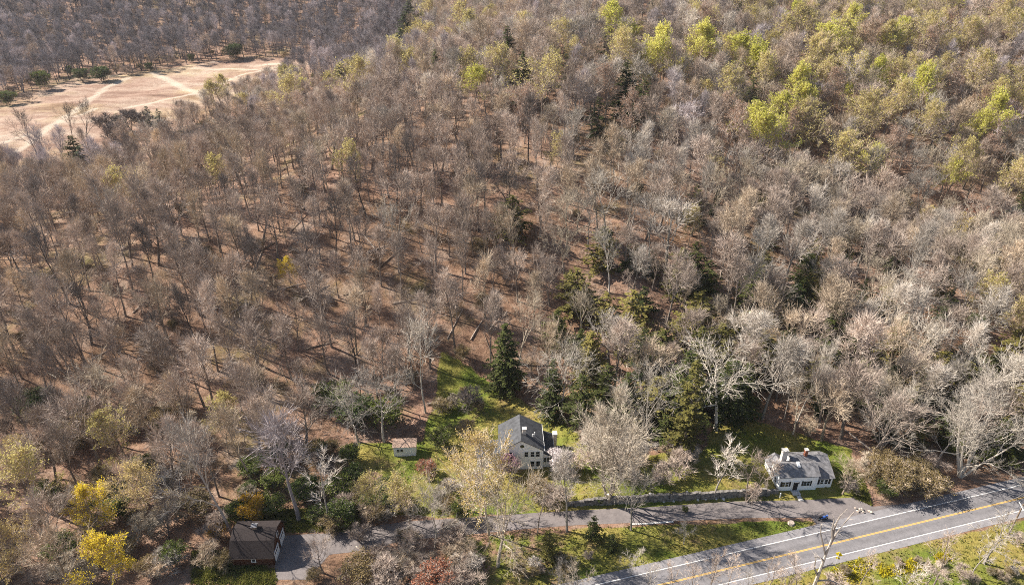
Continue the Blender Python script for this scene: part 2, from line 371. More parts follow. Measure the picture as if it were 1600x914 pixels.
# pale concrete kerb along the strip of grass
kb = MB()
kp = [flat(*p) for p in [(985,819),(1010,818),(1052,815)]]
for a, c in zip(kp[:-1], kp[1:]):
    mx, my = (a[0] + c[0]) / 2, (a[1] + c[1]) / 2; L = math.dist(a, c)
    kb.box((mx, my, .07), (L + .02, .38, .14), math.atan2(c[1] - a[1], c[0] - a[0]))
k = kb.build('kerb', M['concrete']); k['kind'] = 'structure'
# ------------------------------------------------------------------ buildings
def window(parent, x, y, z, ww, hh, rz=0.0, depth=.08, panes=True):
    """white frame with a dark pane, standing on a wall that faces -y (rz = 0)"""
    f = MB(); f.box((0, 0, 0), (ww + .22, depth, hh + .22)); fo = f.build('window', M['trim'], parent)
    fo.location = (x, y, z); fo.rotation_euler = (0, 0, rz)
    p = MB(); p.box((0, -depth / 2 - .006, 0), (ww, .02, hh)); p.build('pane', M['glass'], fo)
    s_ = MB(); s_.box((0, -depth / 2 - .025, 0), (ww, .02, .05)); s_.build('sash_bar', M['trim'], fo)
    return fo
def shutter(parent, x, y, z, ww, hh):
    s_ = MB(); s_.box((0, 0, 0), (ww, .06, hh)); o = s_.build('shutter', M['black'], parent); o.location = (x, y, z); return o
def chevron(w0, e0, ridge, w1, e1, th):
    """roof profile: left eave (-w0, e0), ridge (0, ridge), right eave (w1, e1), thickness th"""
    return [(-w0, e0), (0, ridge), (w1, e1), (w1, e1 + th), (0, ridge + th), (-w0, e0 + th)]
def chimney(parent, x, y, z0, z1, sx, sy, m, pot=True):
    c = MB(); c.box((x, y, (z0 + z1) / 2), (sx, sy, z1 - z0)); co = c.build('chimney', m, parent)
    k = MB(); k.box((x, y, z1 + .06), (sx + .2, sy + .2, .12)); k.build('chimney_cap', M['concrete'], co)
    return co

# big gabled farmhouse
fx, fy = flat(814, 733)
B = empty('farmhouse', (fx, fy, .05), R(2), 'white two storey gabled farmhouse with charcoal roof behind the yellow budding tree', 'house')
LEN, WL, WR, EV, RG = 7.8, 4.7, 4.9, 5.2, 8.0
wl = MB(); wl.prism([(-WL + .25, 0), (WR - .25, 0), (WR - .25, EV), (0, RG - .02), (-WL + .25, EV)], 0, LEN, 'y'); wl.build('wall', M['siding'], B)
rf = MB(); rf.prism(chevron(WL, EV - .12, RG, WR, EV - .12, .16), -.35, LEN + .35, 'y'); rfo = rf.build('roof', M['slate'], B)
rt = MB(); rt.box((WR + .03, LEN / 2, EV - .05), (.06, LEN + .7, .2)); rt.build('gutter', M['trim'], rfo)
chimney(rfo, .75, 2.4, RG - 1.2, RG + 1.0, .75, .75, M['palebrick'])
for vx, vy in ((2.6, 2.6), (3.0, 3.4)):
    q = MB(); q.tube([(vx, vy, RG - .62 * vx), (vx, vy, RG - .57 * vx + .75)], [.11, .11], 8); q.build('vent_pipe', M['trim'], rfo)
for wx in (-3.4, -2.3, 1.1, 2.4, 3.5): window(B, wx, -.04, 4.15, .75, 1.25)
for wx in (-3.4, -2.3, -1.2, 2.4, 3.6): window(B, wx, -.04, 1.5, .75, 1.35)
fl = MB(); fl.tube([(0.2, 0.0, 6.3), (0.2, -.07, 6.3)], [.42, .42], 16); fl.build('fan_light', M['glass'], B)
for wy in (1.6, 3.9, 6.2): window(B, -WL + .21, wy, 4.0, .8, 1.3, R(-90))
# wing on the right with a lean-to roof
wg = MB(); wg.prism([(WR - .25, 0), (WR + 2.0, 0), (WR + 2.0, 3.0), (WR - .25, 3.9)], .5, 7.4, 'y'); wg.build('side_wing', M['siding'], B)
wr = MB(); wr.prism([(WR - .25, 3.92), (WR + 2.3, 2.92), (WR + 2.3, 3.08), (WR - .25, 4.08)], .2, 7.7, 'y'); wro = wr.build('wing_roof', M['darkshingle'], B)
q = MB(); q.box((WR + 2.33, 3.95, 3.0), (.06, 7.5, .2)); q.build('gutter', M['trim'], wro)
for wx in (.45, 1.1, 1.75): window(B, WR - .25 + wx, .46, 2.05, .42, 1.1)
cb = MB(); cb.box((WR + 2.75, 6.3, 2.1), (.8, 1.1, 4.2)); co = cb.build('chimney', M['palebrick'], B); q = MB(); q.box((WR + 2.75, 6.3, 4.26), (1, 1.3, .12)); q.build('chimney_cap', M['concrete'], co)
# low wing on the left
wg = MB(); wg.prism([(1.2, 0), (6.2, 0), (6.2, 2.6), (3.7, 3.7), (1.2, 2.6)], -WL - 4.6, -WL + .24, 'x'); wg.build('side_wing', M['siding'], B)
wr = MB(); wr.prism([(.9, 2.5), (3.7, 3.72), (6.5, 2.5), (6.5, 2.64), (3.7, 3.86), (.9, 2.64)], -WL - 4.9, -WL + .2, 'x'); wr.build('wing_roof', M['slate'], B)
for wx in (-8.2, -6.4): window(B, wx, 1.16, 1.5, .8, 1.2)

# small white house by the road
ax, ay = flat(1214.5, 767); bx_, by_ = flat(1274, 764.5)
yaw = math.atan2(by_ - ay, bx_ - ax); L2 = math.dist((ax, ay), (bx_, by_))
C2 = empty('small_house', (ax, ay, .02), yaw, 'low white house with grey roof, dark shutters and skylight beside the road junction', 'house')
EV2, RG2, D2 = 3.9, 5.15, 4.2
wl = MB(); wl.prism([(0, -.05), (D2, -.05), (D2, EV2), (D2 / 2, RG2 - .03), (0, EV2)], 0, L2, 'x'); wl.build('wall', M['siding'], C2)
rf = MB(); rf.prism([(-.3, EV2 - .2), (D2 / 2, RG2), (D2 + .3, EV2 - .2), (D2 + .3, EV2 - .05), (D2 / 2, RG2 + .16), (-.3, EV2 - .05)], -.25, L2 + .2, 'x'); ro2 = rf.build('roof', M['shingle'], C2)
sl = (RG2 - EV2 + .2) / (D2 / 2 + .3); qx, qy = L2 * .52, 1.85
q = MB(); q.add([(qx - .32, qy - .5, RG2 + .20 - sl * (D2 / 2 - qy + .5)), (qx + .32, qy - .5, RG2 + .20 - sl * (D2 / 2 - qy + .5)), (qx + .32, qy + .5, RG2 + .20 - sl * (D2 / 2 - qy - .5)), (qx - .32, qy + .5, RG2 + .20 - sl * (D2 / 2 - qy - .5)),
       (qx - .32, qy - .5, RG2 + .32 - sl * (D2 / 2 - qy + .5)), (qx + .32, qy - .5, RG2 + .32 - sl * (D2 / 2 - qy + .5)), (qx + .32, qy + .5, RG2 + .32 - sl * (D2 / 2 - qy - .5)), (qx - .32, qy + .5, RG2 + .32 - sl * (D2 / 2 - qy - .5))],
      [(0, 3, 2, 1), (4, 5, 6, 7), (0, 1, 5, 4), (1, 2, 6, 5), (2, 3, 7, 6), (3, 0, 4, 7)]); q.build('skylight', M['trim'], ro2)
u = L2 / 66.0
for a in (7.5, 13.5): window(C2, a * u, -.04, 1.85, .55, 1.15)
for a in (44.5, 50): window(C2, a * u, -.04, 1.85, .55, 1.15)
for a in (4.0, 18.5, 40.5, 54.5): shutter(C2, a * u, -.05, 1.85, .36, 1.3)
d_ = MB(); d_.box((29 * u, -.06, 1.25), (1.5, .14, 2.5)); do = d_.build('door', M['trim'], C2); d_ = MB(); d_.box((28.6 * u, -.15, 1.17), (.95, .06, 2.1)); d_.build('door_leaf', M['black'], do)
for a in (25.5, 33.5):
    q = MB(); q.box((a * u, -.1, 2.2), (.16, .18, .32)); q.build('wall_lamp', M['black'], C2)
q = MB(); q.box((29 * u, -.75, .12), (1.6, 1.3, .24)); q.build('doorstep', M['concrete'], C2)
for yy in (2.0, 3.4): window(C2, -.04, yy - .5, 1.7, .5, 1.0, R(-90))
window(C2, -.04, D2 / 2, 3.3, .45, .6, R(-90))
chimney(C2, L2 * .30, D2 + .6, 0, 6.5, 1.1, .8, M['palebrick'])
# right wing and rear block
wg = MB(); wg.prism([(.5, -.05), (7.4, -.05), (7.4, 3.2), (4.9, 4.7), (.5, 2.6)], L2 + .02, L2 + 3.4, 'x'); wg.build('side_wing', M['siding'], C2)
wr = MB(); wr.prism([(.2, 2.5), (4.9, 4.74), (7.7, 3.05), (7.7, 3.19), (4.9, 4.9), (.2, 2.64)], L2 + .22, L2 + 3.7, 'x'); wro = wr.build('wing_roof', M['shingle'], C2)
wr = MB(); wr.prism([(D2 - .55, 4.1), (4.9, 4.74), (7.7, 3.05), (7.7, 3.19), (4.9, 4.9), (D2 - .55, 4.27)], L2 - 4.4, L2 + .215, 'x'); wr.build('rear_roof', M['shingle'], C2)
wg = MB(); wg.prism([(D2 + .01, -.05), (7.38, -.05), (7.38, 3.18), (4.9, 4.66), (D2 + .01, 4.3)], L2 - 4.2, L2 + .01, 'x'); wg.build('rear_block', M['siding'], C2)
chimney(wro, L2 - 1.0, 4.9, 4.0, 6.3, .6, .6, M['brick'])
for a in (1.2, 2.1): window(C2, L2 + a, .46, 1.6, .55, 1.1)
for a in (.55, 2.8): shutter(C2, L2 + a, .45, 1.6, .36, 1.25)
wg = MB(); wg.prism([(-.1, 0), (3.4, 0), (3.4, 2.3), (1.65, 3.5), (-.1, 2.3)], D2 + .01, D2 + 2.8, 'y'); wg.build('rear_gable', M['siding'], C2)
wr = MB(); wr.prism([(-.4, 2.15), (1.65, 3.55), (3.7, 2.15), (3.7, 2.3), (1.65, 3.7), (-.4, 2.3)], D2 - .6, D2 + 3.1, 'y'); wr.build('rear_gable_roof', M['shingle'], C2)
# front walk
wk = [flat(1242, 769), flat(1247, 769), flat(1256, 782), flat(1248, 783)]
sheet('path', [wk], .05, M['concrete'])

# barn with a gambrel roof
gx0, gy0 = flat(365, 884); gx1, gy1 = flat(430, 880)
yaw3 = math.atan2(gy1 - gy0, gx1 - gx0) * .35; L3 = math.dist((gx0, gy0), (gx1, gy1))
G = empty('barn', (gx0, gy0, 0), yaw3, 'dark red barn with brown gambrel roof and white doors at the driveway end', 'barn')
prof = [(0, 0), (7.6, 0), (7.6, 2.5), (6.0, 4.5), (3.8, 5.3), (1.6, 4.5), (0, 2.5)]
wl = MB(); wl.prism(prof, 0, L3, 'x'); wl.build('wall', M['redboard'], G)
rp = [(-.32, 2.22), (1.6, 4.58), (3.8, 5.38), (6.0, 4.58), (7.92, 2.22), (8.04, 2.32), (6.1, 4.75), (3.8, 5.57), (1.5, 4.75), (-.44, 2.32)]
rf = MB(); rf.prism(rp, -.3, L3 + .3, 'x'); rfo = rf.build('roof', M['brownshingle'], G)
q = MB(); q.box((-.0, 0, 0), (.02, .02, .02))
et = MB(); et.box((L3 / 2, -.42, 2.24), (L3 + .6, .05, .14)); et.build('gutter', M['wood'], rfo)
vt = MB(); vt.box((L3 * .5, 3.8, 5.75), (.8, .8, .7)); vto = vt.build('roof_vent', M['wood'], rfo)
vh = MB(); vh.prism([(3.25, 6.1), (3.8, 6.45), (4.35, 6.1)], L3 * .5 - .55, L3 * .5 + .55, 'x'); vh.build('vent_cap', M['shingle'], vto)
window(G, L3 * .52, -.04, 1.35, .6, .7)
for yy in (2.0, 5.5):
    q = MB(); q.box((L3 + .05, yy, 1.15), (.1, 2.4, 2.2)); do = q.build('garage_door', M['trim'], G)
    q = MB(); q.box((L3 + .115, yy, 1.75), (.03, 2.0, .3)); q.build('pane', M['glass'], do)
window(G, L3 + .04, 3.8, 3.7, .7, .8, R(90))

# small shed
sx0, sy0 = flat(616, 712); sz = hz(sx0, sy0 + 2)
sx0, sy0, sz = at(616, 713)
Hs = empty('garden_shed', (sx0, sy0, sz - .1), R(3), 'little white shed with rusty low roof and one dark double window', 'shed')
wl = MB(); wl.prism([(0, -.4), (2.2, -.4), (2.2, 2.9), (0, 2.7)], 0, 4.7, 'x'); wl.build('wall', M['siding'], Hs)
rf = MB(); rf.prism([(-.25, 2.69), (2.45, 2.94), (2.45, 3.04), (-.25, 2.79)], -.25, 4.95, 'x'); rf.build('roof', M['rusttin'], Hs)
for a in (1.0, 1.75): window(Hs, a, -.04, 1.75, .52, .7)

# ------------------------------------------------------------------ walls, stones, small things
wa = flat(905, 779); wb = flat(1185, 768)
rng = random.Random(3)
TW = []
b = MB(); n = 64; ys = []
for i in range(n):
    x0 = TERR['x0'] - 2 + (TERR['x1'] - TERR['x0'] + 3) * i / n; x1 = TERR['x0'] - 2 + (TERR['x1'] - TERR['x0'] + 3) * (i + 1) / n
    yy = np.interp((x0 + x1) / 2, [TERR['x0'], TERR['x1']], [TERR['ya'], TERR['yb']])
    hh = 1.5 * float(sstep(TERR['x0'] - 8, TERR['x0'] + 5, np.array([x0]))[0]) + .22 + rng.uniform(-.14, .16); b.box(((x0 + x1) / 2, yy - .25 + rng.uniform(-.1, .1), hh / 2 - .05), (x1 - x0 + .03, .6, hh + .1), math.atan2(TERR['yb'] - TERR['ya'], TERR['x1'] - TERR['x0']))
tag(b.build('retaining_wall', M['stone']), 'long dark fieldstone retaining wall below the lawn along the driveway', 'wall')
b = MB()
p0 = flat(1195, 771); p1 = flat(1213, 770)
for i in range(5):
    f = i / 4; b.box((p0[0] + (p1[0] - p0[0]) * f, p0[1] + (p1[1] - p0[1]) * f, .45), ((p1[0] - p0[0]) / 4 + .02, .7, .9 + rng.uniform(-.08, .08)), 0)
tag(b.build('stone_wall', M['stone']), 'short dark stone wall touching the small house near its bare shrub', 'wall')
def rock_mesh(seed, s):
    rg = random.Random(seed); b = MB(); rings = 5; k = 8; pts = []
    vs = [(0, 0, -.3)]
    for i in range(1, rings):
        a = math.pi * i / rings
        for j in range(k):
            c = 2 * math.pi * j / k; r = rg.uniform(.75, 1.15)
            vs.append((math.sin(a) * math.cos(c) * r, math.sin(a) * math.sin(c) * r * .8, -math.cos(a) * .62 * r + .25))
    vs.append((0, 0, .85)); fs = []
    for j in range(k): fs.append((0, 1 + (j + 1) % k, 1 + j)); fs.append((len(vs) - 1, 1 + (rings - 2) * k + j, 1 + (rings - 2) * k + (j + 1) % k))
    for i in range(rings - 2):
        for j in range(k): fs.append((1 + i * k + j, 1 + i * k + (j + 1) % k, 1 + (i + 1) * k + (j + 1) % k, 1 + (i + 1) * k + j))
    b.add([(x * s, y * s, z * s) for x, y, z in vs], fs); return b
ROCKS = [(1015,781),(1052,783),(1090,781),(1102,780),(1119,780),(1130,780),(1072,778),(1037,784),(946,786),(950,782)]
rm = [rock_mesh(i, 1.0).mesh('boulder', M['palestone']) for i in range(3)]
for i, (px, py) in enumerate(ROCKS):
    x, y = flat(px, py); o = bpy.data.objects.new('boulder', rm[i % 3]); COL.objects.link(o)
    s_ = rng.uniform(.28, .5); o.location = (x, y, hz(x, y) + .05 * s_); o.scale = (s_, s_, s_); o.rotation_euler = (0, 0, rng.uniform(0, 6))
    tag(o, 'pale round stone at the foot of the dark retaining wall' if py > 770 and px > 960 else 'pale stone against the base of the round crowned tree', 'stone', 'pale stones below the retaining wall' if px > 960 else 'stones by the round tree')
# heap of stones at the driveway corner
rm = [rock_mesh(i + 5, 1.0).mesh('rubble_stone', M['logwood'] if i else M['stone']) for i in range(3)]
xs, ys_ = flat(1343, 797)
for i in range(14):
    o = bpy.data.objects.new('rubble_stone', rm[i % 3]); COL.objects.link(o); s_ = rng.uniform(.2, .38)
    o.location = (xs + rng.gauss(0, .9), ys_ + rng.gauss(0, .35), .08 + .03 * (i % 3)); o.scale = (s_,) * 3; o.rotation_euler = (0, 0, rng.uniform(0, 6))
    tag(o, 'stone in the low heap at the driveway mouth by the road', 'stone', 'stones heaped at the driveway corner')
# road sign seen from its face: yellow diamond above a yellow plate
x, y = flat(1306, 881)
sg = empty('road_sign', (x, y, 0), R(150), 'yellow diamond warning sign over a small yellow plate on thin post', 'road sign')
q = MB(); q.tube([(0, 0, -.2), (0, 0, 3.0)], [.045, .045], 6); q.build('post', M['steel'], sg)
q = MB(); a = .62; q.add([(0, -.06, 2.55 - a), (a, -.06, 2.55), (0, -.06, 2.55 + a), (-a, -.06, 2.55), (0, -.03, 2.55 - a), (a, -.03, 2.55), (0, -.03, 2.55 + a), (-a, -.03, 2.55)],
    [(0, 1, 2, 3), (7, 6, 5, 4), (0, 4, 5, 1), (1, 5, 6, 2), (2, 6, 7, 3), (3, 7, 4, 0)]); q.build('sign_plate', M['signyellow'], sg)
q = MB(); q.box((0, -.045, 1.6), (.62, .03, .5)); q.build('sign_plate', M['signyellow'], sg)
# white marker post
x, y = flat(1218.5, 777)
q = MB(); q.box((0, 0, .55), (.16, .16, 1.1)); q.prism([(-.1, 1.1), (.1, 1.1), (0, 1.25)], -.1, .1, 'y')
o = q.build('marker_post', M['trim']); o.location = (x, y, 0); tag(o, 'short white post standing on grass in front of the small white house', 'post')
# utility pole
x, y = flat(1574, 838)
up = empty('utility_pole', (x, y, 0), R(75), 'brown wooden utility pole with white crossarm on the grassy verge', 'pole')
q = MB(); q.tube([(0, 0, -.3), (0, 0, 8.5)], [.17, .12], 8); q.build('post', M['wood'], up)
q = MB(); q.box((0, .17, 7.9), (2.2, .1, .14)); cr = q.build('crossarm', M['concrete'], up)
for k_ in (-.9, -.3, .3, .9):
    q = MB(); q.tube([(k_, .17, 7.97), (k_, .17, 8.2)], [.06, .04], 6); q.build('insulator', M['steel'], cr)
# motorbike by the mouth of the driveway
x, y = flat(1285, 812)
mb = empty('motorbike', (x, y, .03), R(8), 'small blue and black motorbike parked where the grass strip meets the road', 'motorbike')
def ring(cx, cz, r, tr):
    pts = [(cx + r * math.cos(a), 0, cz + r * math.sin(a)) for a in np.linspace(0, 2 * math.pi, 17)]; q = MB(); q.tube(pts, [tr] * 17, 6, cap=False); return q
for cx in (-.72, .72):
    wo = ring(cx, .33, .27, .08).build('wheel', M['rubber'], mb); q = MB(); q.tube([(cx, -.06, .33), (cx, .06, .33)], [.12, .12], 10); q.build('hub', M['steel'], wo)
q = MB(); q.tube([(-.55, 0, .62), (-.2, 0, .70), (.25, 0, .82), (.5, 0, .98)], [.14, .2, .26, .12], 8); q.build('fuel_tank', M['blue'], mb)
q = MB(); q.tube([(-.85, 0, .82), (-.5, 0, .86), (-.1, 0, .8)], [.1, .17, .14], 8); q.build('seat', M['rubber'], mb)
q = MB(); q.box((0.05, 0, .45), (.55, .32, .4)); q.build('engine', M['black'], mb)
q = MB(); q.tube([(.72, .0, .33), (.55, 0, .95)], [.06, .05], 6); q.build('fork', M['steel'], mb)
q = MB(); q.tube([(.42, -.38, 1.08), (.52, 0, 1.02), (.42, .38, 1.08)], [.03, .03, .03], 6); q.build('handlebar', M['black'], mb)
q = MB(); q.tube([(.6, 0, .9), (.78, 0, .95), (.7, 0, 1.2)], [.16, .22, .12], 8); q.build('fairing', M['blue'], mb)
# tree stump on the grass strip
x, y = flat(1236, 818)
q = MB(); q.tube([(0, 0, -.1), (0, 0, .2), (.02, 0, .45)], [.75, .6, .55], 10); o = q.build('tree_stump', M['logwood']); o.location = (x, y, 0)
tag(o, 'low cut stump on the green grass strip between driveway and road', 'stump')

exec_after = []
# ------------------------------------------------------------------ trees
def nrm(v):
    L = math.sqrt(v[0] ** 2 + v[1] ** 2 + v[2] ** 2) or 1; return (v[0] / L, v[1] / L, v[2] / L)
def perp(d, az):
    a = (0, 0, 1) if abs(d[2]) < .95 else (1, 0, 0)
    u = nrm((d[1] * a[2] - d[2] * a[1], d[2] * a[0] - d[0] * a[2], d[0] * a[1] - d[1] * a[0]))
    v = (d[1] * u[2] - d[2] * u[1], d[2] * u[0] - d[0] * u[2], d[0] * u[1] - d[1] * u[0])
    c, s_ = math.cos(az), math.sin(az); return tuple(u[i] * c + v[i] * s_ for i in range(3))
class Tree:
    """trunk and limbs in one mesh, branches and twigs in another, leaf tips in a third"""
    def __init__(s, seed, H=18, r0=.26, trunk=.86, nl=11, start=.35, ang=(40, 65), ll=.36, crook=.16, up=.10, n2=6, n3=5, n4=5,
                 tw=1.0, tww=.05, base=1, lean=.03, leaf=0, lsize=.3, r2=.42, spread=1.0, drop=0.0):
        s.g = random.Random(seed); s.T = MB(); s.C = MB(); s.L = MB(); s.p = dict(n2=n2, n3=n3, n4=n4, tw=tw, tww=tww, crook=crook, up=up, leaf=leaf, ls=lsize, r2=r2, drop=drop)
        g = s.g; s.H = H
        for b in range(base):
            if base == 1: d = (g.uniform(-lean, lean), g.uniform(-lean, lean), 1)
            else:
                a = 2 * math.pi * b / base + g.uniform(-.4, .4); k = g.uniform(.12, .3) * spread; d = (math.cos(a) * k, math.sin(a) * k, 1)
            rr = r0 * (1 if base == 1 else .72) * g.uniform(.85, 1.1)
            pts, ds, rad = s.line((0, 0, -.4), nrm(d), trunk * H * (1 if base == 1 else g.uniform(.8, 1)) + .4, rr * 1.15, rr * .22, 9, .05, .05)
            s.T.tube(pts, rad, 7)
            az = g.uniform(0, 6.28); m_ = max(3, int(nl / base + .5))
            for i in range(m_):
                t_ = start + (1 - start) * (i + g.uniform(.1, .9)) / m_; az += 2.4 + g.uniform(-.5, .5)
                f = (t_ - start) / (1 - start)
                L = ll * H * (1.0 - .62 * f) * g.uniform(.75, 1.15) * (.75 + .5 * min(1, f * 4))
                s.child(pts, ds, rad, t_, az, R(g.uniform(*ang)) * (1 - .35 * f), L, 1, .62)
            s.child(pts, ds, rad, 1.0, az, R(8), .14 * H, 1, .95)
    def line(s, p, d, L, ra, rb, n, crook, up):
        g = s.g; pts = [p]; ds = [d]; st = L / n
        for i in range(n):
            d = nrm((d[0] + g.gauss(0, crook), d[1] + g.gauss(0, crook), d[2] + g.gauss(0, crook) + up))
            p = (p[0] + d[0] * st, p[1] + d[1] * st, p[2] + d[2] * st); pts.append(p); ds.append(d)
        return pts, ds, [ra + (rb - ra) * (i / n) ** .8 for i in range(n + 1)]
    def child(s, pts, ds, rad, t_, az, ang, L, lvl, rk):
        g = s.g; n = len(pts) - 1; q = min(t_, .9999) * n; i = int(q); f = q - i
        p = tuple(pts[i][k] + (pts[i + 1][k] - pts[i][k]) * f for k in range(3)); d = ds[i]
        r = (rad[i] + (rad[i + 1] - rad[i]) * f); pr = perp(d, az)
        nd = nrm(tuple(d[k] * math.cos(ang) + pr[k] * math.sin(ang) for k in range(3)))
        s.branch(p, nd, L, max(r * rk, .022), lvl)
    def branch(s, p, d, L, r, lvl):
        g = s.g; P = s.p
        if lvl == 1:
            pts, ds, rad = s.line(p, d, L, r, r * .2, 6, P['crook'], P['up']); s.T.tube(pts, rad, 5)
            n = P['n2']; az = g.uniform(0, 6.28)
            for i in range(n):
                az += 2.4 + g.uniform(-.6, .6); t_ = .22 + .78 * (i + g.random()) / n
                s.child(pts, ds, rad, t_, az, R(g.uniform(20, 50)), L * P['r2'] * (1.25 - .6 * t_) * g.uniform(.7, 1.3), 2, .6)
            s.child(pts, ds, rad, 1, az, R(12), L * P['r2'] * .7, 2, .95)
        elif lvl == 2:
            pts, ds, rad = s.line(p, d, L, r, max(r * .25, .016), 4, P['crook'] * 1.1, P['up'] * .8 - P['drop']); s.C.tube(pts, rad, 4)
            n = P['n3']; az = g.uniform(0, 6.28)
            for i in range(n):
                az += 2.4 + g.uniform(-.6, .6); t_ = .15 + .85 * (i + g.random()) / n
                s.child(pts, ds, rad, t_, az, R(g.uniform(20, 50)), L * .5 * g.uniform(.6, 1.25), 3, .6)
            s.child(pts, ds, rad, 1, az, R(10), L * .4, 3, .9)
        elif lvl == 3:
            L = max(L, P['tw'] * .8)
            pts, ds, rad = s.line(p, d, L, min(max(r, .024), .05), .014, 2, .16, .05 - P['drop']); s.C.tube(pts, rad, 3, cap=False)
            n = P['n4']; az = g.uniform(0, 6.28)
            for i in range(n + 1):
                az += 2.4 + g.uniform(-.6, .6); t_ = .1 + .9 * (i + g.random()) / (n + 1)
                q = t_ * 1.9999; k = int(q); f = q - k; b = tuple(pts[k][j] + (pts[k + 1][j] - pts[k][j]) * f for j in range(3))
                a = R(g.uniform(14, 45)) if i < n else R(8); pr = perp(ds[k], az)
                nd = nrm(tuple(ds[k][j] * math.cos(a) + pr[j] * math.sin(a) + (.12 - P['drop'] if j == 2 else 0) for j in range(3)))
                l = P['tw'] * g.uniform(.6, 1.3); wv = perp(nd, g.uniform(0, 6.28)); w_ = P['tww'] / 2
                e = tuple(b[j] + nd[j] * l for j in range(3))
                s.C.add([tuple(b[j] + wv[j] * w_ for j in range(3)), tuple(b[j] - wv[j] * w_ for j in range(3)), e], [(0, 1, 2)])
                if P['leaf'] and g.random() < P['leaf']:
                    for _ in range(2):
                        f = g.uniform(.4, 1.05); c = tuple(b[j] + nd[j] * l * f + g.gauss(0, .12) for j in range(3)); s.leafq(c, P['ls'] * g.uniform(.6, 1.3))
    def leafq(s, c, z):
        g = s.g; n = nrm((g.gauss(0, 1), g.gauss(0, 1), g.gauss(.3, 1))); u = perp(n, g.uniform(0, 6.28)); v = perp(n, 0)
        v = (n[1] * u[2] - n[2] * u[1], n[2] * u[0] - n[0] * u[2], n[0] * u[1] - n[1] * u[0]); h = z / 2; k = h * .7
        s.L.add([tuple(c[j] - u[j] * h for j in range(3)), tuple(c[j] + v[j] * k for j in range(3)), tuple(c[j] + u[j] * h for j in range(3)), tuple(c[j] - v[j] * k for j in range(3))], [(0, 1, 2, 3)])
def protos(kind, seeds, mb, mt, ml=None, **kw):
    out = []
    for sd_ in seeds:
        t_ = Tree(sd_, leaf=kw.pop('leaf', 0) if False else kw.get('leaf', 0), **{k: v for k, v in kw.items() if k != 'leaf'})
        d = {'H': kw.get('H', 18), 'trunk': t_.T.mesh('trunk', mb), 'crown': t_.C.mesh('crown', mt)}
        if ml and t_.L.v: d['leaves'] = t_.L.mesh('foliage', ml)
        out.append(d)
    return out
PR = {}
PR['forest'] = protos('f', (11, 12, 13, 14, 15), M['bark'], M['twig'], H=20, r0=.27, trunk=.84, nl=11, start=.44, ll=.29, ang=(22, 48), up=.17, n2=6, n3=4, n4=3, tw=1.6, tww=.062)
PR['oak'] = protos('o', (21, 22, 23, 24, 25), M['bark'], M['twig'], H=20, r0=.36, trunk=.64, nl=9, start=.38, ll=.42, ang=(28, 58), crook=.2, up=.16, n2=6, n3=4, n4=3, tw=1.6, tww=.062)
PR['pale'] = protos('p', (31, 32, 33, 34, 35), M['palebark'], M['palebark'], H=20, r0=.25, trunk=.72, nl=8, start=.36, ll=.44, ang=(22, 50), crook=.2, up=.17, n2=6, n3=4, n4=3, tw=1.4, tww=.046, r2=.46)
PR['star'] = protos('s', (41, 42, 43), M['palebark'], M['palebark'], H=22, r0=.36, trunk=.6, nl=12, start=.42, ll=.52, ang=(45, 88), crook=.22, up=.05, n2=7, n3=5, n4=3, tw=1.0, tww=.04, drop=.03)
PR['vase'] = protos('v', (51,), M['bark'], M['twig'], H=26, r0=.46, trunk=.86, base=3, nl=30, start=.16, ll=.36, ang=(16, 44), crook=.06, up=.10, n2=9, n3=6, n4=3, tw=1.3, tww=.05, spread=.9)
PR['spread'] = protos('q', (56, 57), M['palebark'], M['palebark'], H=22, r0=.34, trunk=.75, base=4, nl=24, start=.18, ll=.40, ang=(25, 62), crook=.16, up=.08, n2=7, n3=5, n4=4, tw=1.0, tww=.042, spread=1.7)
PR['thin'] = protos('t', (61, 62, 63), M['bark'], M['twig'], H=12, r0=.13, trunk=.9, nl=9, start=.35, ll=.30, ang=(28, 55), n2=4, n3=3, n4=3, tw=.7, tww=.035)
PR['lean'] = protos('l', (65, 66), M['palebark'], M['palebark'], H=14, r0=.16, trunk=.82, base=2, nl=10, start=.35, ll=.34, ang=(28, 60), n2=5, n3=4, n4=3, tw=.7, tww=.035)
PR['lime'] = protos('lm', (71, 72, 73), M['palebark'], M['twig'], M['lime'], H=18, r0=.22, nl=12, start=.35, ll=.42, ang=(30, 55), n2=6, n3=5, n4=4, leaf=.7, lsize=.42)
PR['olive'] = protos('ol', (74, 75, 76), M['palebark'], M['twig'], M['olive'], H=18, r0=.22, nl=12, start=.32, ll=.42, ang=(30, 58), n2=6, n3=5, n4=4, leaf=.45, lsize=.36)
PR['yellow'] = protos('y', (77, 78), M['bark'], M['twig'], M['yellow'], H=12, r0=.18, nl=11, start=.2, ll=.40, ang=(35, 65), n2=6, n3=5, n4=4, leaf=1.0, lsize=.25, tw=.7)
PR['goldbud'] = protos('gb', (79,), M['palebark'], M['twig'], M['cream'], H=20, r0=.22, nl=14, start=.22, ll=.38, ang=(30, 62), n2=6, n3=5, n4=4, leaf=.7, lsize=.27)
PR['blush'] = protos('bl', (81, 82), M['bark'], M['twig'], M['blush'], H=17, r0=.2, nl=12, start=.3, ll=.32, n2=6, n3=5, n4=4, leaf=.45, lsize=.26)
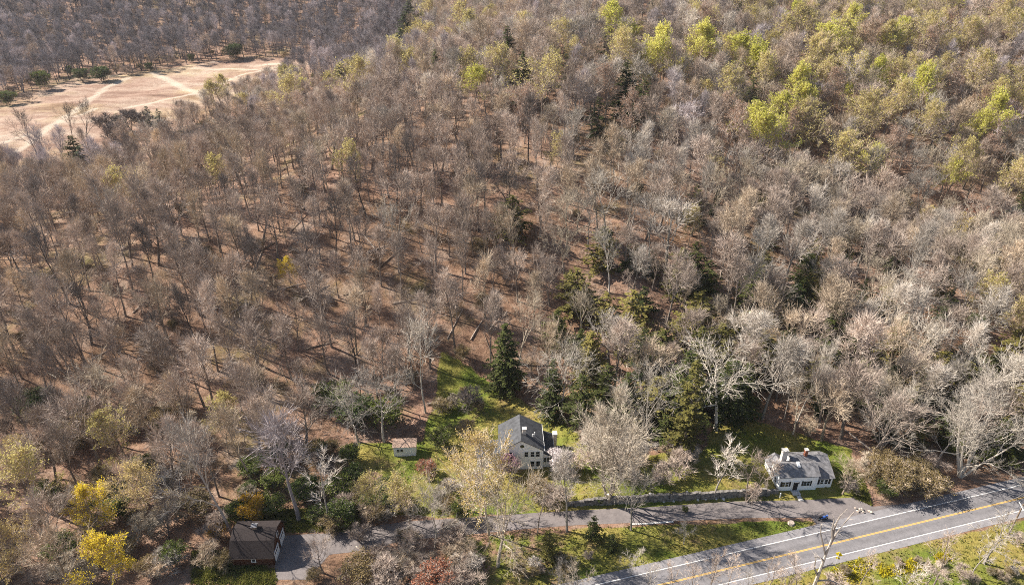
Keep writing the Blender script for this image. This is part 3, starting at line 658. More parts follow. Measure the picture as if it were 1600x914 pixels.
# shrubs: many stems from the ground
SH = dict(H=4, r0=.06, trunk=.8, base=6, nl=18, start=.15, ll=.42, ang=(25, 55), n2=4, n3=3, n4=4, tw=.55, tww=.035, spread=1.6)
PR['shrub'] = protos('sh', (91, 92, 93), M['bark'], M['twig'], **SH)
PR['shrubgreen'] = protos('sg', (94, 95), M['bark'], M['twig'], M['green'], leaf=1.0, lsize=.2, **SH)
PR['shrubgold'] = protos('sd', (96, 97), M['bark'], M['twig'], M['gold'], leaf=1.0, lsize=.18, **SH)
PR['shrubdry'] = protos('sd', (98, 99), M['bark'], M['twig'], M['dryleaf'], leaf=.9, lsize=.15, **SH)
PR['shrubred'] = protos('sr', (101,), M['bark'], M['twig'], M['rust'], leaf=.5, lsize=.2, **SH)
PR['shrubwhite'] = protos('sw', (102,), M['bark'], M['twig'], M['white'], leaf=.95, lsize=.34, **SH)
PR['shrubmauve'] = protos('sm', (103,), M['bark'], M['twig'], M['mauve'], leaf=.7, lsize=.28, **SH)
def conifer(seed, H, Rm, mneedle, power=.85, start=.06, droop=.25, dens=1.0, ragged=.25):
    g = random.Random(seed); T = MB(); C = MB()
    T.tube([(0, 0, -.4), (0, 0, H * .5), (0, 0, H * .97)], [H * .016, H * .010, .03], 7)
    z = start * H
    while z < H * .99:
        t_ = z / H; Rz = Rm * (1 - t_) ** power * (.55 + .45 * min(1, t_ / .18))
        n = max(4, int(7 * dens))
        for i in range(n):
            az = g.uniform(0, 6.28); L = max(.3, Rz * g.uniform(1 - ragged * 1.6, 1 + ragged)); zz = z + g.uniform(-.3, .3)
            ca, sa = math.cos(az), math.sin(az); rise = .5 * t_ - droop
            T.tube([(0, 0, zz), (ca * L, sa * L, zz + rise * L)], [.03 + .008 * L, .012], 3, cap=False) if L > .8 else None
            m_ = max(3, int(L * 4.5 * dens))
            for j in range(m_):
                f = (j + g.random()) / m_; f = .15 + .9 * f ; q = L * f
                c = (ca * q + g.gauss(0, .14), sa * q + g.gauss(0, .14), zz + rise * q + g.gauss(0, .1))
                for s_ in (-1, 1):
                    a2 = az + s_ * g.uniform(.3, 1.2); l = (.35 + .30 * (1 - f) * L) * g.uniform(.6, 1.1); l = min(l, 1.3); w_ = .16 * g.uniform(.7, 1.4)
                    d = (math.cos(a2), math.sin(a2), g.uniform(-.45, .15)); e = (c[0] + d[0] * l, c[1] + d[1] * l, c[2] + d[2] * l)
                    px_, py_ = -math.sin(a2) * w_, math.cos(a2) * w_; tl = g.uniform(-.12, .12)
                    mid = tuple(c[k] + (e[k] - c[k]) * .45 for k in range(3))
                    C.add([c, (mid[0] + px_, mid[1] + py_, mid[2] + tl), e, (mid[0] - px_, mid[1] - py_, mid[2] - tl)], [(0, 1, 2, 3)])
        z += H * .018 + .28
    return {'H': H, 'trunk': T.mesh('trunk', M['bark']), 'crown': C.mesh('crown', mneedle)}
PR['spruce'] = [conifer(201, 18, 5.2, M['needle']), conifer(202, 18, 4.6, M['needle'], ragged=.4), conifer(205, 18, 5.6, M['needle'], power=.7, ragged=.45, dens=.8)]
PR['cedar'] = [conifer(203, 20, 3.4, M['cedar'], power=.6, droop=-.1, ragged=.35), conifer(204, 16, 3.2, M['cedar'], power=.55, droop=-.1, ragged=.4)]
PR['hemlock'] = [conifer(206, 10, 3.6, M['needle'], power=.6, ragged=.5, dens=.8), conifer(207, 10, 3.4, M['cedar'], power=.55, ragged=.5, dens=.75)]

TINT = {'grey brown': (.295, .237, .195), 'pinkish': (.325, .265, .22), 'straw tinted': (.355, .285, .21), 'silver grey': (.36, .32, .275), 'mauve grey': (.32, .28, .275),
        'tan': (.33, .285, .225), 'dusky': (.185, .165, .165), 'dark': (.15, .125, .11), 'white': (.46, .41, .345), 'cream': (.44, .37, .28)}
RG_ = random.Random(77)
CATS = {'spruce': 'conifer', 'cedar': 'conifer', 'hemlock': 'conifer'}
NAMES = {'forest': 'bare_tree', 'oak': 'bare_tree', 'vase': 'bare_tree', 'thin': 'bare_tree', 'lean': 'bare_tree', 'pale': 'white_limbed_tree', 'spread': 'white_limbed_tree', 'star': 'white_limbed_tree',
         'lime': 'budding_tree', 'olive': 'budding_tree', 'yellow': 'budding_tree', 'goldbud': 'budding_tree', 'blush': 'budding_tree',
         'spruce': 'evergreen_tree', 'cedar': 'evergreen_tree', 'hemlock': 'evergreen_tree'}
def put(kind, x, y, H, label, group=None, tint='grey brown', wide=1.0, var=None, lean=(0, 0), rz=None, z=None):
    """one tree or shrub: an empty at its foot with trunk, crown and, where it has them, leaves"""
    P = PR[kind]; p = P[var if var is not None else RG_.randrange(len(P))]
    nm = NAMES.get(kind, 'shrub'); shrub = nm == 'shrub'
    o = empty(nm, (x, y, hz(x, y) if z is None else z), RG_.uniform(0, 6.28) if rz is None else rz, label, 'shrub' if shrub else CATS.get(kind, 'tree'), group)
    s_ = H / p['H']; o.scale = (s_ * wide, s_ * wide, s_); o.rotation_euler[0] = lean[0]; o.rotation_euler[1] = lean[1]
    c = TINT[tint]; j = RG_.uniform(.88, 1.12)
    for part in ('trunk', 'crown', 'leaves'):
        if part not in p: continue
        q = bpy.data.objects.new({'trunk': 'stem' if shrub else 'trunk', 'crown': 'crown', 'leaves': 'foliage'}[part], p[part]); COL.objects.link(q)
        q.parent = o; q['tint'] = (c[0] * j, c[1] * j, c[2] * j)
    return o
def putpx(kind, px, py, H, label, h=0.0, **kw):
    x, y, z = at(px, py, h); put(kind, x, y, H, label, **kw); TAKEN.append((x, y, H * .16)); return x, y
TAKEN = []
# --- trees one can tell apart, nearest first (pixel of the foot, height in metres)
putpx('vase', 950, 784, 25, 'large round crowned bare tree beside the driveway below the dark stone wall', tint='tan', wide=1.12, rz=.6)
putpx('star', 778, 884, 25, 'tall pale limbed tree forking low on the brown bank below the farmhouse', tint='cream', var=0)
putpx('goldbud', 764, 834, 23, 'yellow budded tree hiding the front of the white farmhouse', tint='cream')
putpx('forest', 886, 830, 17, 'grey bare tree on the driveway edge between yellow tree and round crowned tree', tint='silver grey')
putpx('thin', 840, 832, 12, 'small dark bare tree beside the yellow budded tree', tint='grey brown')
putpx('pale', 986, 828, 17, 'bare tree with spreading pale twigs where the grass strip meets the kerb', tint='silver grey')
putpx('thin', 1115, 776, 14, 'slim pale bare tree at the retaining wall beside the shaded lawn', tint='silver grey', wide=1.3)
putpx('lean', 1166, 783, 14, 'scraggly leaning bare tree by the short wall of the small house', tint='grey brown', wide=1.3)
putpx('oak', 1316, 772, 10, 'scrubby bare tree against the end wall of the small house', tint='straw tinted')
putpx('pale', 680, 856, 17, 'white limbed tree with drooping branches over the shaded driveway', tint='white', var=1)
putpx('forest', 467, 812, 26, 'tall mauve grey twin trunked tree behind the barn beside ivy', tint='mauve grey', wide=1.05)
putpx('pale', 363, 836, 29, 'tall slender tree with pale bark standing behind the barn corner', tint='silver grey', wide=.7)
putpx('thin', 514, 818, 15, 'thin bare tree with pale stem over dark ivy near the shed', tint='silver grey', wide=1.3)
putpx('pale', 665, 645, 25, 'pale leaning tree at the upper lawn edge above the shed', tint='white', lean=(0, -.06), wide=.8)
putpx('star', 600, 690, 21, 'spreading silver branched tree directly behind the white shed', tint='silver grey', wide=1.0)
putpx('star', 560, 690, 18, 'lower silver branched tree to the left of the white shed', tint='silver grey')
putpx('star', 878, 660, 22, 'drooping white branched tree between the two dark conifers behind the farmhouse', tint='white', wide=.9)
putpx('star', 1118, 672, 27, 'huge star shaped white limbed tree above the shaded lawn', tint='white', wide=1.15, var=1)
putpx('pale', 1010, 690, 21, 'white limbed tree behind the round crowned tree beside the orange tipped cedar', tint='white')
putpx('spread', 1375, 705, 20, 'forked white limbed tree above the olive thicket near the small house', tint='white', var=1, wide=.8)
putpx('spread', 1500, 745, 24, 'giant spreading white limbed tree beside the shaded bend of the road', tint='white', wide=1.1, var=0)
putpx('pale', 1420, 620, 22, 'white limbed tree leaning over evergreens above the giant roadside tree', tint='white')
putpx('pale', 1245, 660, 24, 'straight white stemmed tree on the leaf litter above the small house', tint='white', wide=.6)
putpx('pale', 1225, 655, 20, 'thin pale tree in the row above the shaded lawn', tint='silver grey', wide=.6)
putpx('thin', 1537, 880, 13, 'bare tree leaning over the grass verge beside the utility pole', tint='silver grey', wide=1.35)
putpx('thin', 1517, 900, 10, 'short pale bare tree beside dark bush on the grassy verge', tint='silver grey')
putpx('thin', 1458, 915, 13, 'slim twin stemmed bare tree on the verge among yellow flowers', tint='grey brown', var=1)
putpx('thin', 1343, 916, 9, 'small brown bare tree next to the yellow road sign', tint='pinkish')
putpx('thin', 1105, 935, 12, 'slender bare sapling in front of the shaded road surface', tint='grey brown', wide=.9)
putpx('thin', 1190, 942, 11, 'thin bare sapling between the tall snag and the slender sapling', tint='grey brown')
putpx('lean', 985, 898, 6, 'silvery twiggy sapling on the road edge below the grass strip', tint='white', wide=1.4)
putpx('lean', 900, 935, 9, 'pale twiggy small tree at the bottom of the bank', tint='cream', wide=1.3)
putpx('lean', 872, 940, 9, 'paler forked small tree left of the other on the bank', tint='white')
putpx('lean', 1068, 850, 6, 'low grey sapling on the grass strip near the road', tint='silver grey', wide=1.2)
putpx('thin', 740, 800, 13, 'thin bare tree with lichen grey twigs over the round green bush', tint='silver grey', wide=1.3)
putpx('olive', 640, 818, 12, 'straw budded tree below the shed beside the driveway', tint='straw tinted', wide=1.1)
putpx('olive', 592, 815, 11, 'lower straw budded tree over yellow grass beneath the shed', tint='straw tinted')
putpx('oak', 505, 895, 9, 'pinkish bare small tree on the gravel beside the barn shadow', tint='pinkish', wide=1.2)
putpx('oak', 640, 880, 9, 'pale brown twiggy small tree above the red leaved shrub', tint='pinkish')
for px, py, H, lab in ((622,645,20,'bare tree at the lawn edge nearest above the silver branched trees'),(648,608,22,'tall bare tree halfway along the left edge of the upper lawn'),(672,575,21,'bare tree near the upper left corner of the farmhouse lawn'),(712,552,22,'bare tree at the top edge of the lawn left of the broad spruce')):
    putpx('forest', px, py, H, lab, tint='grey brown')
for i, px in enumerate((1008, 1050, 1080, 1135, 1160, 1215, 1240, 1400, 1425)):
    putpx('thin', px, 930 + (i * 7) % 20, RG_.uniform(7, 11), 'slender bare sapling on the near verge below the road', group='saplings on the near verge', tint=RG_.choice(['grey brown', 'pinkish', 'silver grey']))
# dead snag
def snag():
    x, y = flat(1268, 925); g = random.Random(9); b = MB()
    o = empty('dead_tree', (x, y, 0), 0, 'bleached dead tree with broken bare limbs in front of the road', 'tree')
    tr = [(0, 0, -.3), (.2, 0, 5), (.5, .2, 9.5), (.75, .3, 13.5)]; b.tube(tr, [.34, .28, .2, .13], 7); o1 = b.build('trunk', M['palebark'], o)
    c = MB()
    for st, pts in ((9.0, [(.5, .2, 9), (-.4, .3, 11.5), (-1.3, .5, 14), (-1.6, .6, 16)]), (11, [(.6, .2, 11), (1.3, .5, 14), (2.6, .8, 17), (3.4, 1, 18.4)]), (13.4, [(.75, .3, 13.4), (.6, .4, 16), (1.0, .5, 18), (1.9, .6, 19.5)]), (13.4, [(.7, .3, 13.2), (.2, .3, 15.5), (.1, .3, 17.5)]),
                    (4, [(.2, 0, 4), (-.9, 0, 6.5), (-1.1, .1, 9)]), (6, [(.3, 0, 6), (1.2, -.3, 7.2), (2.2, -.4, 7.4)]), (3, [(.1, 0, 3), (1.8, -.6, 4), (3.8, -.8, 3.2)]), (8, [(.4, .1, 8), (-.6, -.2, 9), (-1.6, -.2, 9.2)])):
        c.tube(pts, [.15 * (1 - i / len(pts)) + .03 for i in range(len(pts))], 5)
        for k_ in range(5):
            i = g.randrange(1, len(pts)); p = pts[i]; d = nrm((g.gauss(0, 1), g.gauss(0, 1), g.gauss(.3, .6))); l = g.uniform(.6, 1.6)
            c.tube([p, tuple(p[j] + d[j] * l for j in range(3))], [.045, .015], 4)
    o2 = c.build('crown', M['palebark'], o)
    for q in (o1, o2): q['tint'] = (.48, .42, .36)
snag()
# evergreens one can tell apart
EV = [('spruce',1062,668,21,'tall dark conifer hidden behind the orange tipped cedar',1.2,2),('spruce',1132,662,18,'dark conifer under the huge star shaped white tree',1.3,2),('spruce',1155,650,15,'dark conifer where the shaded lawn meets the wood',1.3,1),('spruce',905,668,15,'dark conifer at the shaded lawn corner behind the magnolia',1.2,2),('hemlock',1035,694,8,'dark low conifer in deep shade left of the orange tipped cedar',1.2,0),('spruce',975,665,15,'dark conifer hidden behind the top of the round bare crown',1.3,0),('spruce',790,612,20,'broad dark spruce at the top of the farmhouse lawn',1.15,0),('spruce',862,655,17,'dark ragged conifer between spruce and farmhouse lawn corner',1.0,1),
 ('cedar',1066,716,25,'tall orange tipped cedar beside the round crowned tree',1.0,0),('cedar',1080,625,20,'green cedar rising directly behind the orange tipped cedar',1.1,1),
 ('cedar',920,612,17,'olive green conifer behind the round crowned tree',1.35,1),('spruce',1000,600,16,'dark hemlock in shade behind white branches',1.0,2),('spruce',945,640,13,'low dark conifer directly behind the round bare crown',1.2,2),
 ('hemlock',856,872,7,'bright green rounded yew on the bank below the driveway',1.0,1),('hemlock',926,842,6,'feathery dark conifer on the bank beside the kerb',.9,0),('hemlock',955,858,4,'small dark evergreen bush on the grass bank',1.1,0),
 ('spruce',1475,690,13,'dark evergreen behind the giant white limbed roadside tree',1.2,2),('hemlock',1425,700,8,'bright green evergreen shrub on the slope above the olive thicket',1.1,1),('spruce',1440,640,14,'olive evergreen high above the olive thicket',1.2,1)]
for k_, px, py, H, lab, wd, v in EV: putpx(k_, px, py, H, lab, wide=wd, var=v)
FAR = [('spruce',793,75,20,'dark spruce at the crest with a second one stepping down beside it',1),('spruce',817,112,18,'lower dark spruce stepping down from the crest spruce',1),('spruce',978,128,19,'broad dark spruce below the lime green crowns',1.1),('spruce',1005,152,17,'second dark spruce touching the broad one below lime crowns',1),
 ('spruce',884,108,14,'narrow dark conifer alone among grey crowns near the crest',.8),('spruce',1018,18,14,'small dark conifer at the very top of the hill',.9),('spruce',1155,22,14,'lone yellowish conifer on the far upper slope',.9),('cedar',534,122,19,'round golden green conifer on the ridge by the dry field',1.7),
 ('cedar',601,105,17,'narrow green conifer on the ridge between field and far wood',1.1),('cedar',490,124,9,'tiny green conifer at the end of the dry field',1.2),('cedar',508,128,9,'second tiny green conifer beside the round golden one',1.2),('spruce',1174,148,17,'dark conifer between red tinted and lime crowns',.9),('spruce',935,178,14,'dark conifer sunk among bare crowns below the spruces',1),
 ('spruce',1594,325,15,'dark conifer at the picture edge above the red shrubs',1),('olive',338,152,17,'soft pale green tree at the near edge of the dry field',1.0),('spruce',130,250,15,'dark evergreen by the dead trees at the field edge',1.5),('cedar',118,238,17,'olive evergreen next to the dark one at the field edge',1.3),('spruce',950,62,14,'dark conifer half hidden behind the lime crown near the crest',1),
 ('spruce',680,100,14,'faint olive conifer on the ridge crest',1),('spruce',640,30,26,'dark conifer belt tree at the far wood corner',1.3),('spruce',632,50,24,'second dark conifer at the far wood corner',1.3),('spruce',628,70,22,'third dark conifer at the far wood corner lowest of three',1.3)]
for k_, px, py, H, lab, wd in FAR:
    H *= 1.12 if px > 600 else 1.0; wd *= 1.3; x, y = putpx(k_, px, py, H, lab, h=H * .62, wide=wd); TAKEN.append((x, y - 7, 7.5)); TAKEN.append((x * .96, y - 15, 6.5))
# darker evergreens under the bare crowns of the wooded slope
UND = [(1000,545),(1030,560),(985,505),(1060,440),(1085,420),(1105,440),(1180,455),(1160,520),(1190,560),(870,520),(905,545),(945,490),(1240,480),(1300,520),(1330,560),(1380,560),(1410,520),(1450,545),(1280,590),(1340,600),(1500,560),(1540,600),(1575,560),(1560,690),(1590,640),(1230,540),(1120,560),(1140,600),(1060,520),(1020,640),(985,650),(1040,620),(1090,500),(1385,620),(1500,610),(1460,600),(900,470),(1005,470),(1260,430),(800,350),(940,400),(1480,480),(1560,460)]
for i, (px, py) in enumerate(UND):
    putpx('hemlock', px, py, RG_.uniform(8, 14), 'dark evergreen half hidden under bare crowns on the wooded slope', group='evergreens under the bare wood', wide=RG_.uniform(1.1, 1.6), h=4)
# --- budding trees: crown pixel, crown width in pixels
BUD = [('lime',952,45,45),('lime',1040,85,60),('lime',1030,105,50),('lime',1092,78,50),('lime',1110,85,45),('lime',1180,205,55),('lime',1205,225,60),('lime',1250,150,55),('lime',1262,170,45),('lime',1300,80,65),('olive',1285,95,60),('lime',1322,65,40),
 ('lime',1375,130,45),('lime',1445,150,60),('olive',1440,60,55),('olive',1395,75,60),('lime',1385,80,40),('olive',1500,65,50),('olive',1555,35,70),('olive',1580,55,50),('lime',1540,190,60),('olive',1580,180,50),('lime',1530,205,40),('olive',1350,185,90),
 ('lime',1370,265,45),('olive',1330,255,60),('olive',1490,265,60),('lime',1480,280,40),('lime',1240,275,32),('lime',1215,180,45),('olive',1400,170,60),('olive',1520,120,60),('olive',1595,130,50),('olive',1260,205,60),('olive',1440,200,50),('olive',1570,290,55),
 ('yellow',1497,355,35),('yellow',1445,345,35),('yellow',1405,318,28),('olive',1560,475,60),('olive',1590,505,60),('olive',1595,440,50),('yellow',722,15,25),('lime',740,137,38),('olive',720,40,40),('olive',650,65,40),('olive',460,150,40),('lime',468,140,22),('yellow',183,250,16),
 ('yellow',450,420,34),('olive',540,260,50),('blush',820,170,50),('blush',990,185,55),('blush',1130,180,45),('blush',1310,150,70),('blush',1370,65,60),('blush',1235,210,50),('blush',1140,210,60),('blush',1450,80,50),('blush',1550,250,50),('blush',1400,240,50),('blush',1100,45,50),('blush',950,140,50),('olive',960,90,55),('lime',985,65,30),('olive',1145,85,40),
 ('yellow',140,800,70),('yellow',158,870,80),('goldbud',215,775,85),('goldbud',25,860,90),('goldbud',20,715,60),('olive',185,690,70),('olive',60,740,80),('olive',345,660,60),('blush',275,680,45),('olive',1080,350,40),('olive',1115,265,35),('olive',870,240,40),('olive',200,300,50),('olive',330,280,45),('olive',550,130,40)]
BL = {'goldbud': 'pale yellow', 'lime': 'lime green', 'olive': 'straw green', 'yellow': 'yellow', 'blush': 'reddish budded'}
for k_, px, py, wpx in BUD:
    x, y, z = at(px, py, 11); d = proj(x, y, z)[2]; wm = wpx * d / FPX
    H = min(24, max(9, wm * 1.75)) if k_ not in ('yellow', 'goldbud') else min(17, max(7, wm * 1.45))
    x, y, z = at(px, py, H * .62)
    if py > 620: wh = 'among the shrubs uphill of the barn'
    elif px > 1150: wh = 'on the upper slope beyond the wooded spur'
    elif px > 880: wh = 'near the crest among the dark spruces'
    elif px > 600: wh = 'among grey crowns along the hill crest'
    else: wh = 'on the slope near the dry field'
    put(k_, x, y, H, f'{BL[k_]} tree {wh}', group=f'{BL[k_]} trees {wh}', tint='straw tinted' if k_ != 'blush' else 'pinkish', wide=1.0); TAKEN.append((x, y, H * .24)); TAKEN.append((x, y - 7, 5.5))
# dead and bare trees standing in the dry field
for px, py, H, lab in ((62,250,22,'dark dead tree standing alone at the near edge of the dry field'),(116,228,19,'dark bare tree, first of a pair beside the field evergreens'),(138,232,22,'taller dark bare tree of the pair beside the field evergreens'),(280,198,13,'small bare tree on the field edge below the diagonal path')):
    x, y, z = at(px, py); put('pale', x, y, H, lab, tint='dark', wide=.85); TAKEN.append((x, y, 3))
# --- shrubs one can tell apart
SHR = [('shrubgold',395,815,5,'golden flowering bush behind the barn roof',1.2,'grey brown'),('shrubgold',343,842,3.2,'small orange flowering bush at the barn corner',1.1,'grey brown'),('shrubgreen',375,812,4,'leafy green bush between barn and golden bush',1.3,'grey brown'),
 ('shrubwhite',876,738,5.5,'white flowering magnolia beside the farmhouse wing',.8,'silver grey'),('shrubmauve',796,745,5.2,'mauve flowering small tree in front of the farmhouse wall',.8,'grey brown'),('shrubdry',560,905,4.2,'mounded gold brown shrub south of the driveway',1.8,'grey brown'),
 ('shrub',605,915,5,'dense brown twiggy bush next to the gold brown mound',1.6,'pinkish'),('shrubred',685,925,5,'reddish leaved bush at the foot of the shaded bank',1.5,'pinkish'),('shrubgreen',720,812,4.2,'clipped rounded green bush beside the driveway bend',1.0,'grey brown'),
 ('shrubdry',1395,765,6,'olive brown thicket bush at the road junction corner',1.5,'straw tinted'),('shrubdry',1440,768,5,'second olive thicket bush further along the road',1.6,'straw tinted'),('shrubdry',1375,740,5,'olive thicket bush uphill of the junction corner',1.5,'straw tinted'),('shrub',1325,770,3.2,'dark rounded bush at the end of the small house',1.3,'dark'),
 ('shrub',1176,778,3.0,'tangled grey bush against the short stone wall',1.3,'grey brown'),('shrubgold',990,745,2.6,'small golden bush at the back edge of the lawn beside bare twigs',1.0,'grey brown'),('shrub',1060,740,5,'brown twiggy bush at the back of the walled lawn',1.6,'pinkish'),('shrub',985,745,5,'pale twiggy bush behind the lawn near the golden bush',1.7,'straw tinted'),('shrub',1035,755,4,'grey twiggy bush in the middle of the lawn back edge',1.6,'pinkish'),
 ('shrub',905,735,4.5,'pale twiggy bush between magnolia and round crowned tree',1.6,'pinkish'),('shrub',870,790,4,'grey brush above the driveway below the farmhouse',1.8,'pinkish'),('shrubdry',840,775,4,'dry golden bush below the farmhouse front',1.6,'grey brown'),('shrub',735,640,6,'grey twiggy bush on the upper farmhouse lawn',1.2,'dark'),
 ('shrubgreen',690,700,4,'green bush to the right of the white shed',1.4,'grey brown'),('shrubred',668,742,3,'reddish twiggy bush right under the white shed',1.5,'pinkish'),('shrub',720,925,5,'dark brown bush on the bank under white branches',1.6,'grey brown'),
 ('shrub',1500,905,3,'dark bush on the verge beside the leaning tree',1.3,'grey brown'),('shrub',1590,850,2.6,'brown bush behind the utility pole',1.3,'pinkish'),('shrub',1300,925,3.5,'brown tangle at the base of the dead tree',1.5,'pinkish'),('shrubgreen',1070,800,1.2,'low green clump by the driveway edge',1.2,'grey brown'),('shrubgreen',938,786,1.6,'green clump at the foot of the round crowned tree',1.0,'grey brown'),
 ('shrubdry',492,908,2.5,'yellow green bush at the bottom by the driveway fork',1.2,'grey brown'),('shrubgreen',430,800,3.4,'dark ivy mound under the mauve grey tree',1.6,'grey brown'),('shrubgreen',500,815,3.2,'dark ivy mound below the thin pale stemmed tree',1.6,'grey brown'),('shrubgreen',540,820,3.0,'low leafy mound where ivy meets the driveway',1.6,'grey brown'),('shrubgreen',480,780,4.2,'large leafy mound uphill of the mauve grey tree',1.7,'grey brown'),('shrubgreen',530,775,4.0,'leafy mound between shed lawn and driveway',1.6,'grey brown'),
 ('shrubgreen',560,660,6,'dark evergreen mound beneath silver branches left of the shed',1.8,'grey brown'),('shrubgreen',520,640,6,'dark evergreen mound farthest left of the shed',1.7,'grey brown'),('shrubgreen',605,665,6,'dark evergreen mound right behind the white shed',1.5,'grey brown'),('shrubred',1530,355,7,'dark red shrub beside the bright yellow tree on the far slope',1.5,'pinkish'),('shrubred',1555,350,7,'second dark red shrub further from the bright yellow tree',1.4,'pinkish'),
 ('shrubgreen',275,880,4,'green bush among bare twigs near the yellow trees',1.3,'grey brown'),('shrub',330,880,4,'grey twiggy bush by the barn end wall',1.4,'straw tinted'),('shrub',560,845,3.5,'grey twiggy bush over the driveway bend',1.4,'pinkish'),('shrub',595,880,3.6,'pink brown brush below the driveway bend',1.6,'pinkish'),('shrub',655,905,4.5,'pale brown brush beside the red leaved bush',1.5,'pinkish')]
for k_, px, py, H, lab, wd, tn in SHR: putpx(k_, px, py, H, lab, wide=wd, tint=tn)
for i, (px, py) in enumerate([(20,150),(70,140),(110,118),(200,118),(235,112),(160,128),(270,100),(368,92),(15,165),(45,160),(300,98),(130,128)]):
    putpx('shrubgreen' if i % 3 else 'shrub', px, py, RG_.uniform(5, 10), 'bush along the far edge of the dry field below the wood', group='bushes at the far field edge', wide=RG_.uniform(.9, 1.7))
for i, (px, py) in enumerate([(170,215),(190,210),(205,205),(215,190),(225,200),(235,195),(180,225),(250,190)]):
    putpx('hemlock' if i % 2 else 'shrub', px, py, RG_.uniform(6, 11), 'dark thicket plant in the clump at the near field edge', group='thicket in the near field edge', tint='dark', wide=1.3)
def brush(poly, n, lab, grp, kinds, h0, h1, seed):
    g = random.Random(seed); xs = [p[0] for p in poly]; ys = [p[1] for p in poly]; k = 0
    while k < n:
        px, py = g.uniform(min(xs), max(xs)), g.uniform(min(ys), max(ys))
        if not bool(inpoly(np.array([px]), np.array([py]), poly)[0]): continue
        x, y, z = at(px, py)
        if inpoly(np.array([x]), np.array([y]), drv)[0] or inpoly(np.array([x]), np.array([y]), ROADQ)[0]: k += 1; continue
        put(g.choice(kinds), x, y, g.uniform(h0, h1), lab, group=grp, tint=g.choice(['tan', 'straw tinted', 'grey brown', 'silver grey']), wide=g.uniform(1.1, 1.7)); k += 1
brush([(555,765),(640,765),(740,745),(745,800),(640,812),(565,815)], 26, 'low brushwood plant on the rough grass between white shed and driveway', 'brush below the white shed', ['shrub', 'shrub', 'shrubdry', 'shrubgreen'], 1.5, 4, 31)
brush([(600,850),(700,845),(740,870),(760,914),(570,914)], 22, 'brush on the dark bank south of the driveway', 'brush on the bank below the driveway', ['shrub', 'shrub', 'shrubdry', 'shrub'], 2, 4.5, 32)
brush([(780,900),(880,860),(960,880),(930,914),(780,914)], 8, 'low brush on the grass bank beside the road', 'brush on the bank beside the road', ['shrub', 'shrubdry'], 1, 2.4, 33)
brush([(900,690),(1080,700),(1090,735),(900,740)], 20, 'brush at the back of the walled lawn', 'brush behind the walled lawn', ['shrub', 'shrub', 'shrubdry'], 2, 5, 34)
brush([(1270,914),(1360,880),(1600,850),(1640,914)], 22, 'low weedy brush on the grassy verge below the road', 'brush on the verge below the road', ['shrub', 'shrubdry', 'shrub'], .7, 1.8, 35)
brush([(0,640),(330,640),(350,800),(350,914),(0,914)], 60, 'brush between bare trees on the bottom slope by the barn', 'brush on the bottom slope by the barn', ['shrub', 'shrub', 'shrub', 'shrubdry', 'shrubgreen'], 2.5, 6, 36)
brush([(370,700),(560,700),(560,830),(440,830),(430,810),(370,810)], 26, 'ivy and brush clump around the tall mauve grey tree', 'clumps behind the barn', ['shrubgreen', 'shrubgreen', 'shrub', 'shrubdry'], 1.8, 4.2, 37)
brush([(1340,735),(1480,740),(1480,775),(1370,775)], 14, 'thicket bush at the corner between small house and road', 'thicket at the road junction', ['shrubdry', 'shrub', 'shrubdry', 'shrubgreen'], 2.5, 5, 38)
brush([(690,640),(740,600),(770,640),(700,700)], 7, 'low grey bush on the sloping farmhouse lawn', 'bushes on the farmhouse lawn', ['shrub', 'shrubdry'], 1.5, 3.5, 39)
# fallen logs
for i in range(36):
    px, py = RG_.uniform(120, 860), RG_.uniform(300, 600)
    if px > 660 and py > 540: continue
    x, y, z = at(px, py); L = RG_.uniform(4, 10); a = RG_.uniform(0, 3.14); r = RG_.uniform(.1, .22); c_, s_ = math.cos(a) * L / 2, math.sin(a) * L / 2
    q = MB(); q.tube([(x - c_, y - s_, hz(x - c_, y - s_) + r), (x, y, z + r * 1.1), (x + c_, y + s_, hz(x + c_, y + s_) + r)], [r, r * .85, r * .4], 6)
    tag(q.build('fallen_log', M['logwood'] if i % 2 else M['wood']), 'fallen stem lying in the leaf litter under the open bare wood', 'log', 'fallen stems in the open wood')
for px, py, L, a, r, lab in ((1342,690,8,R(115),.25,'bleached fallen log on the leaf litter above the small house'),(690,628,7,R(20),.28,'grey fallen log at the top of the farmhouse lawn'),(745,515,6,R(60),.18,'thin fallen log on the open leaf litter'),(570,865,5,R(-40),.14,'dark fallen branch across the driveway bend'),(640,470,9,R(12),.2,'long fallen trunk across the open slope'),(505,330,8,R(30),.22,'fallen trunk near the upper open slope')):
    x, y, z = at(px, py); c_, s_ = math.cos(a), math.sin(a); p1 = (x - c_ * L / 2, y - s_ * L / 2); p2 = (x + c_ * L / 2, y + s_ * L / 2)
    q = MB(); q.tube([(p1[0], p1[1], hz(*p1) + r), (x, y, z + r * 1.1), (p2[0], p2[1], hz(*p2) + r)], [r, r * .9, r * .5], 7); tag(q.build('fallen_log', M['logwood']), lab, 'log')

# ------------------------------------------------------------------ the wood: nearest trees as things, the far rest as one woodland
CLEAR = [[(262,1100),(285,800),(345,775),(440,745),(545,690),(640,640),(690,545),(780,590),(850,625),(905,650),(1040,695),(1120,660),(1180,668),(1320,706),(1350,735),(1480,755),(1720,700),(1720,1100)], FIELD]
rg = np.random.default_rng(4)
NC = 60000
cx = rg.uniform(-430, 430, NC); cy = np.concatenate([rg.uniform(75, 330, NC // 2), rg.uniform(330, 760, NC // 2)])
cz = hgt(cx, cy); u0, v0, d0 = proj(cx, cy, cz); u1, v1, d1 = proj(cx, cy, cz + 16)
ok = (u0 > -170) & (u0 < 1770) & (v1 < 1000) & (v0 > -70)
for p in CLEAR: ok &= ~inpoly(u0, v0, p)
ok &= ~((cy < 109) & (cx > -45))
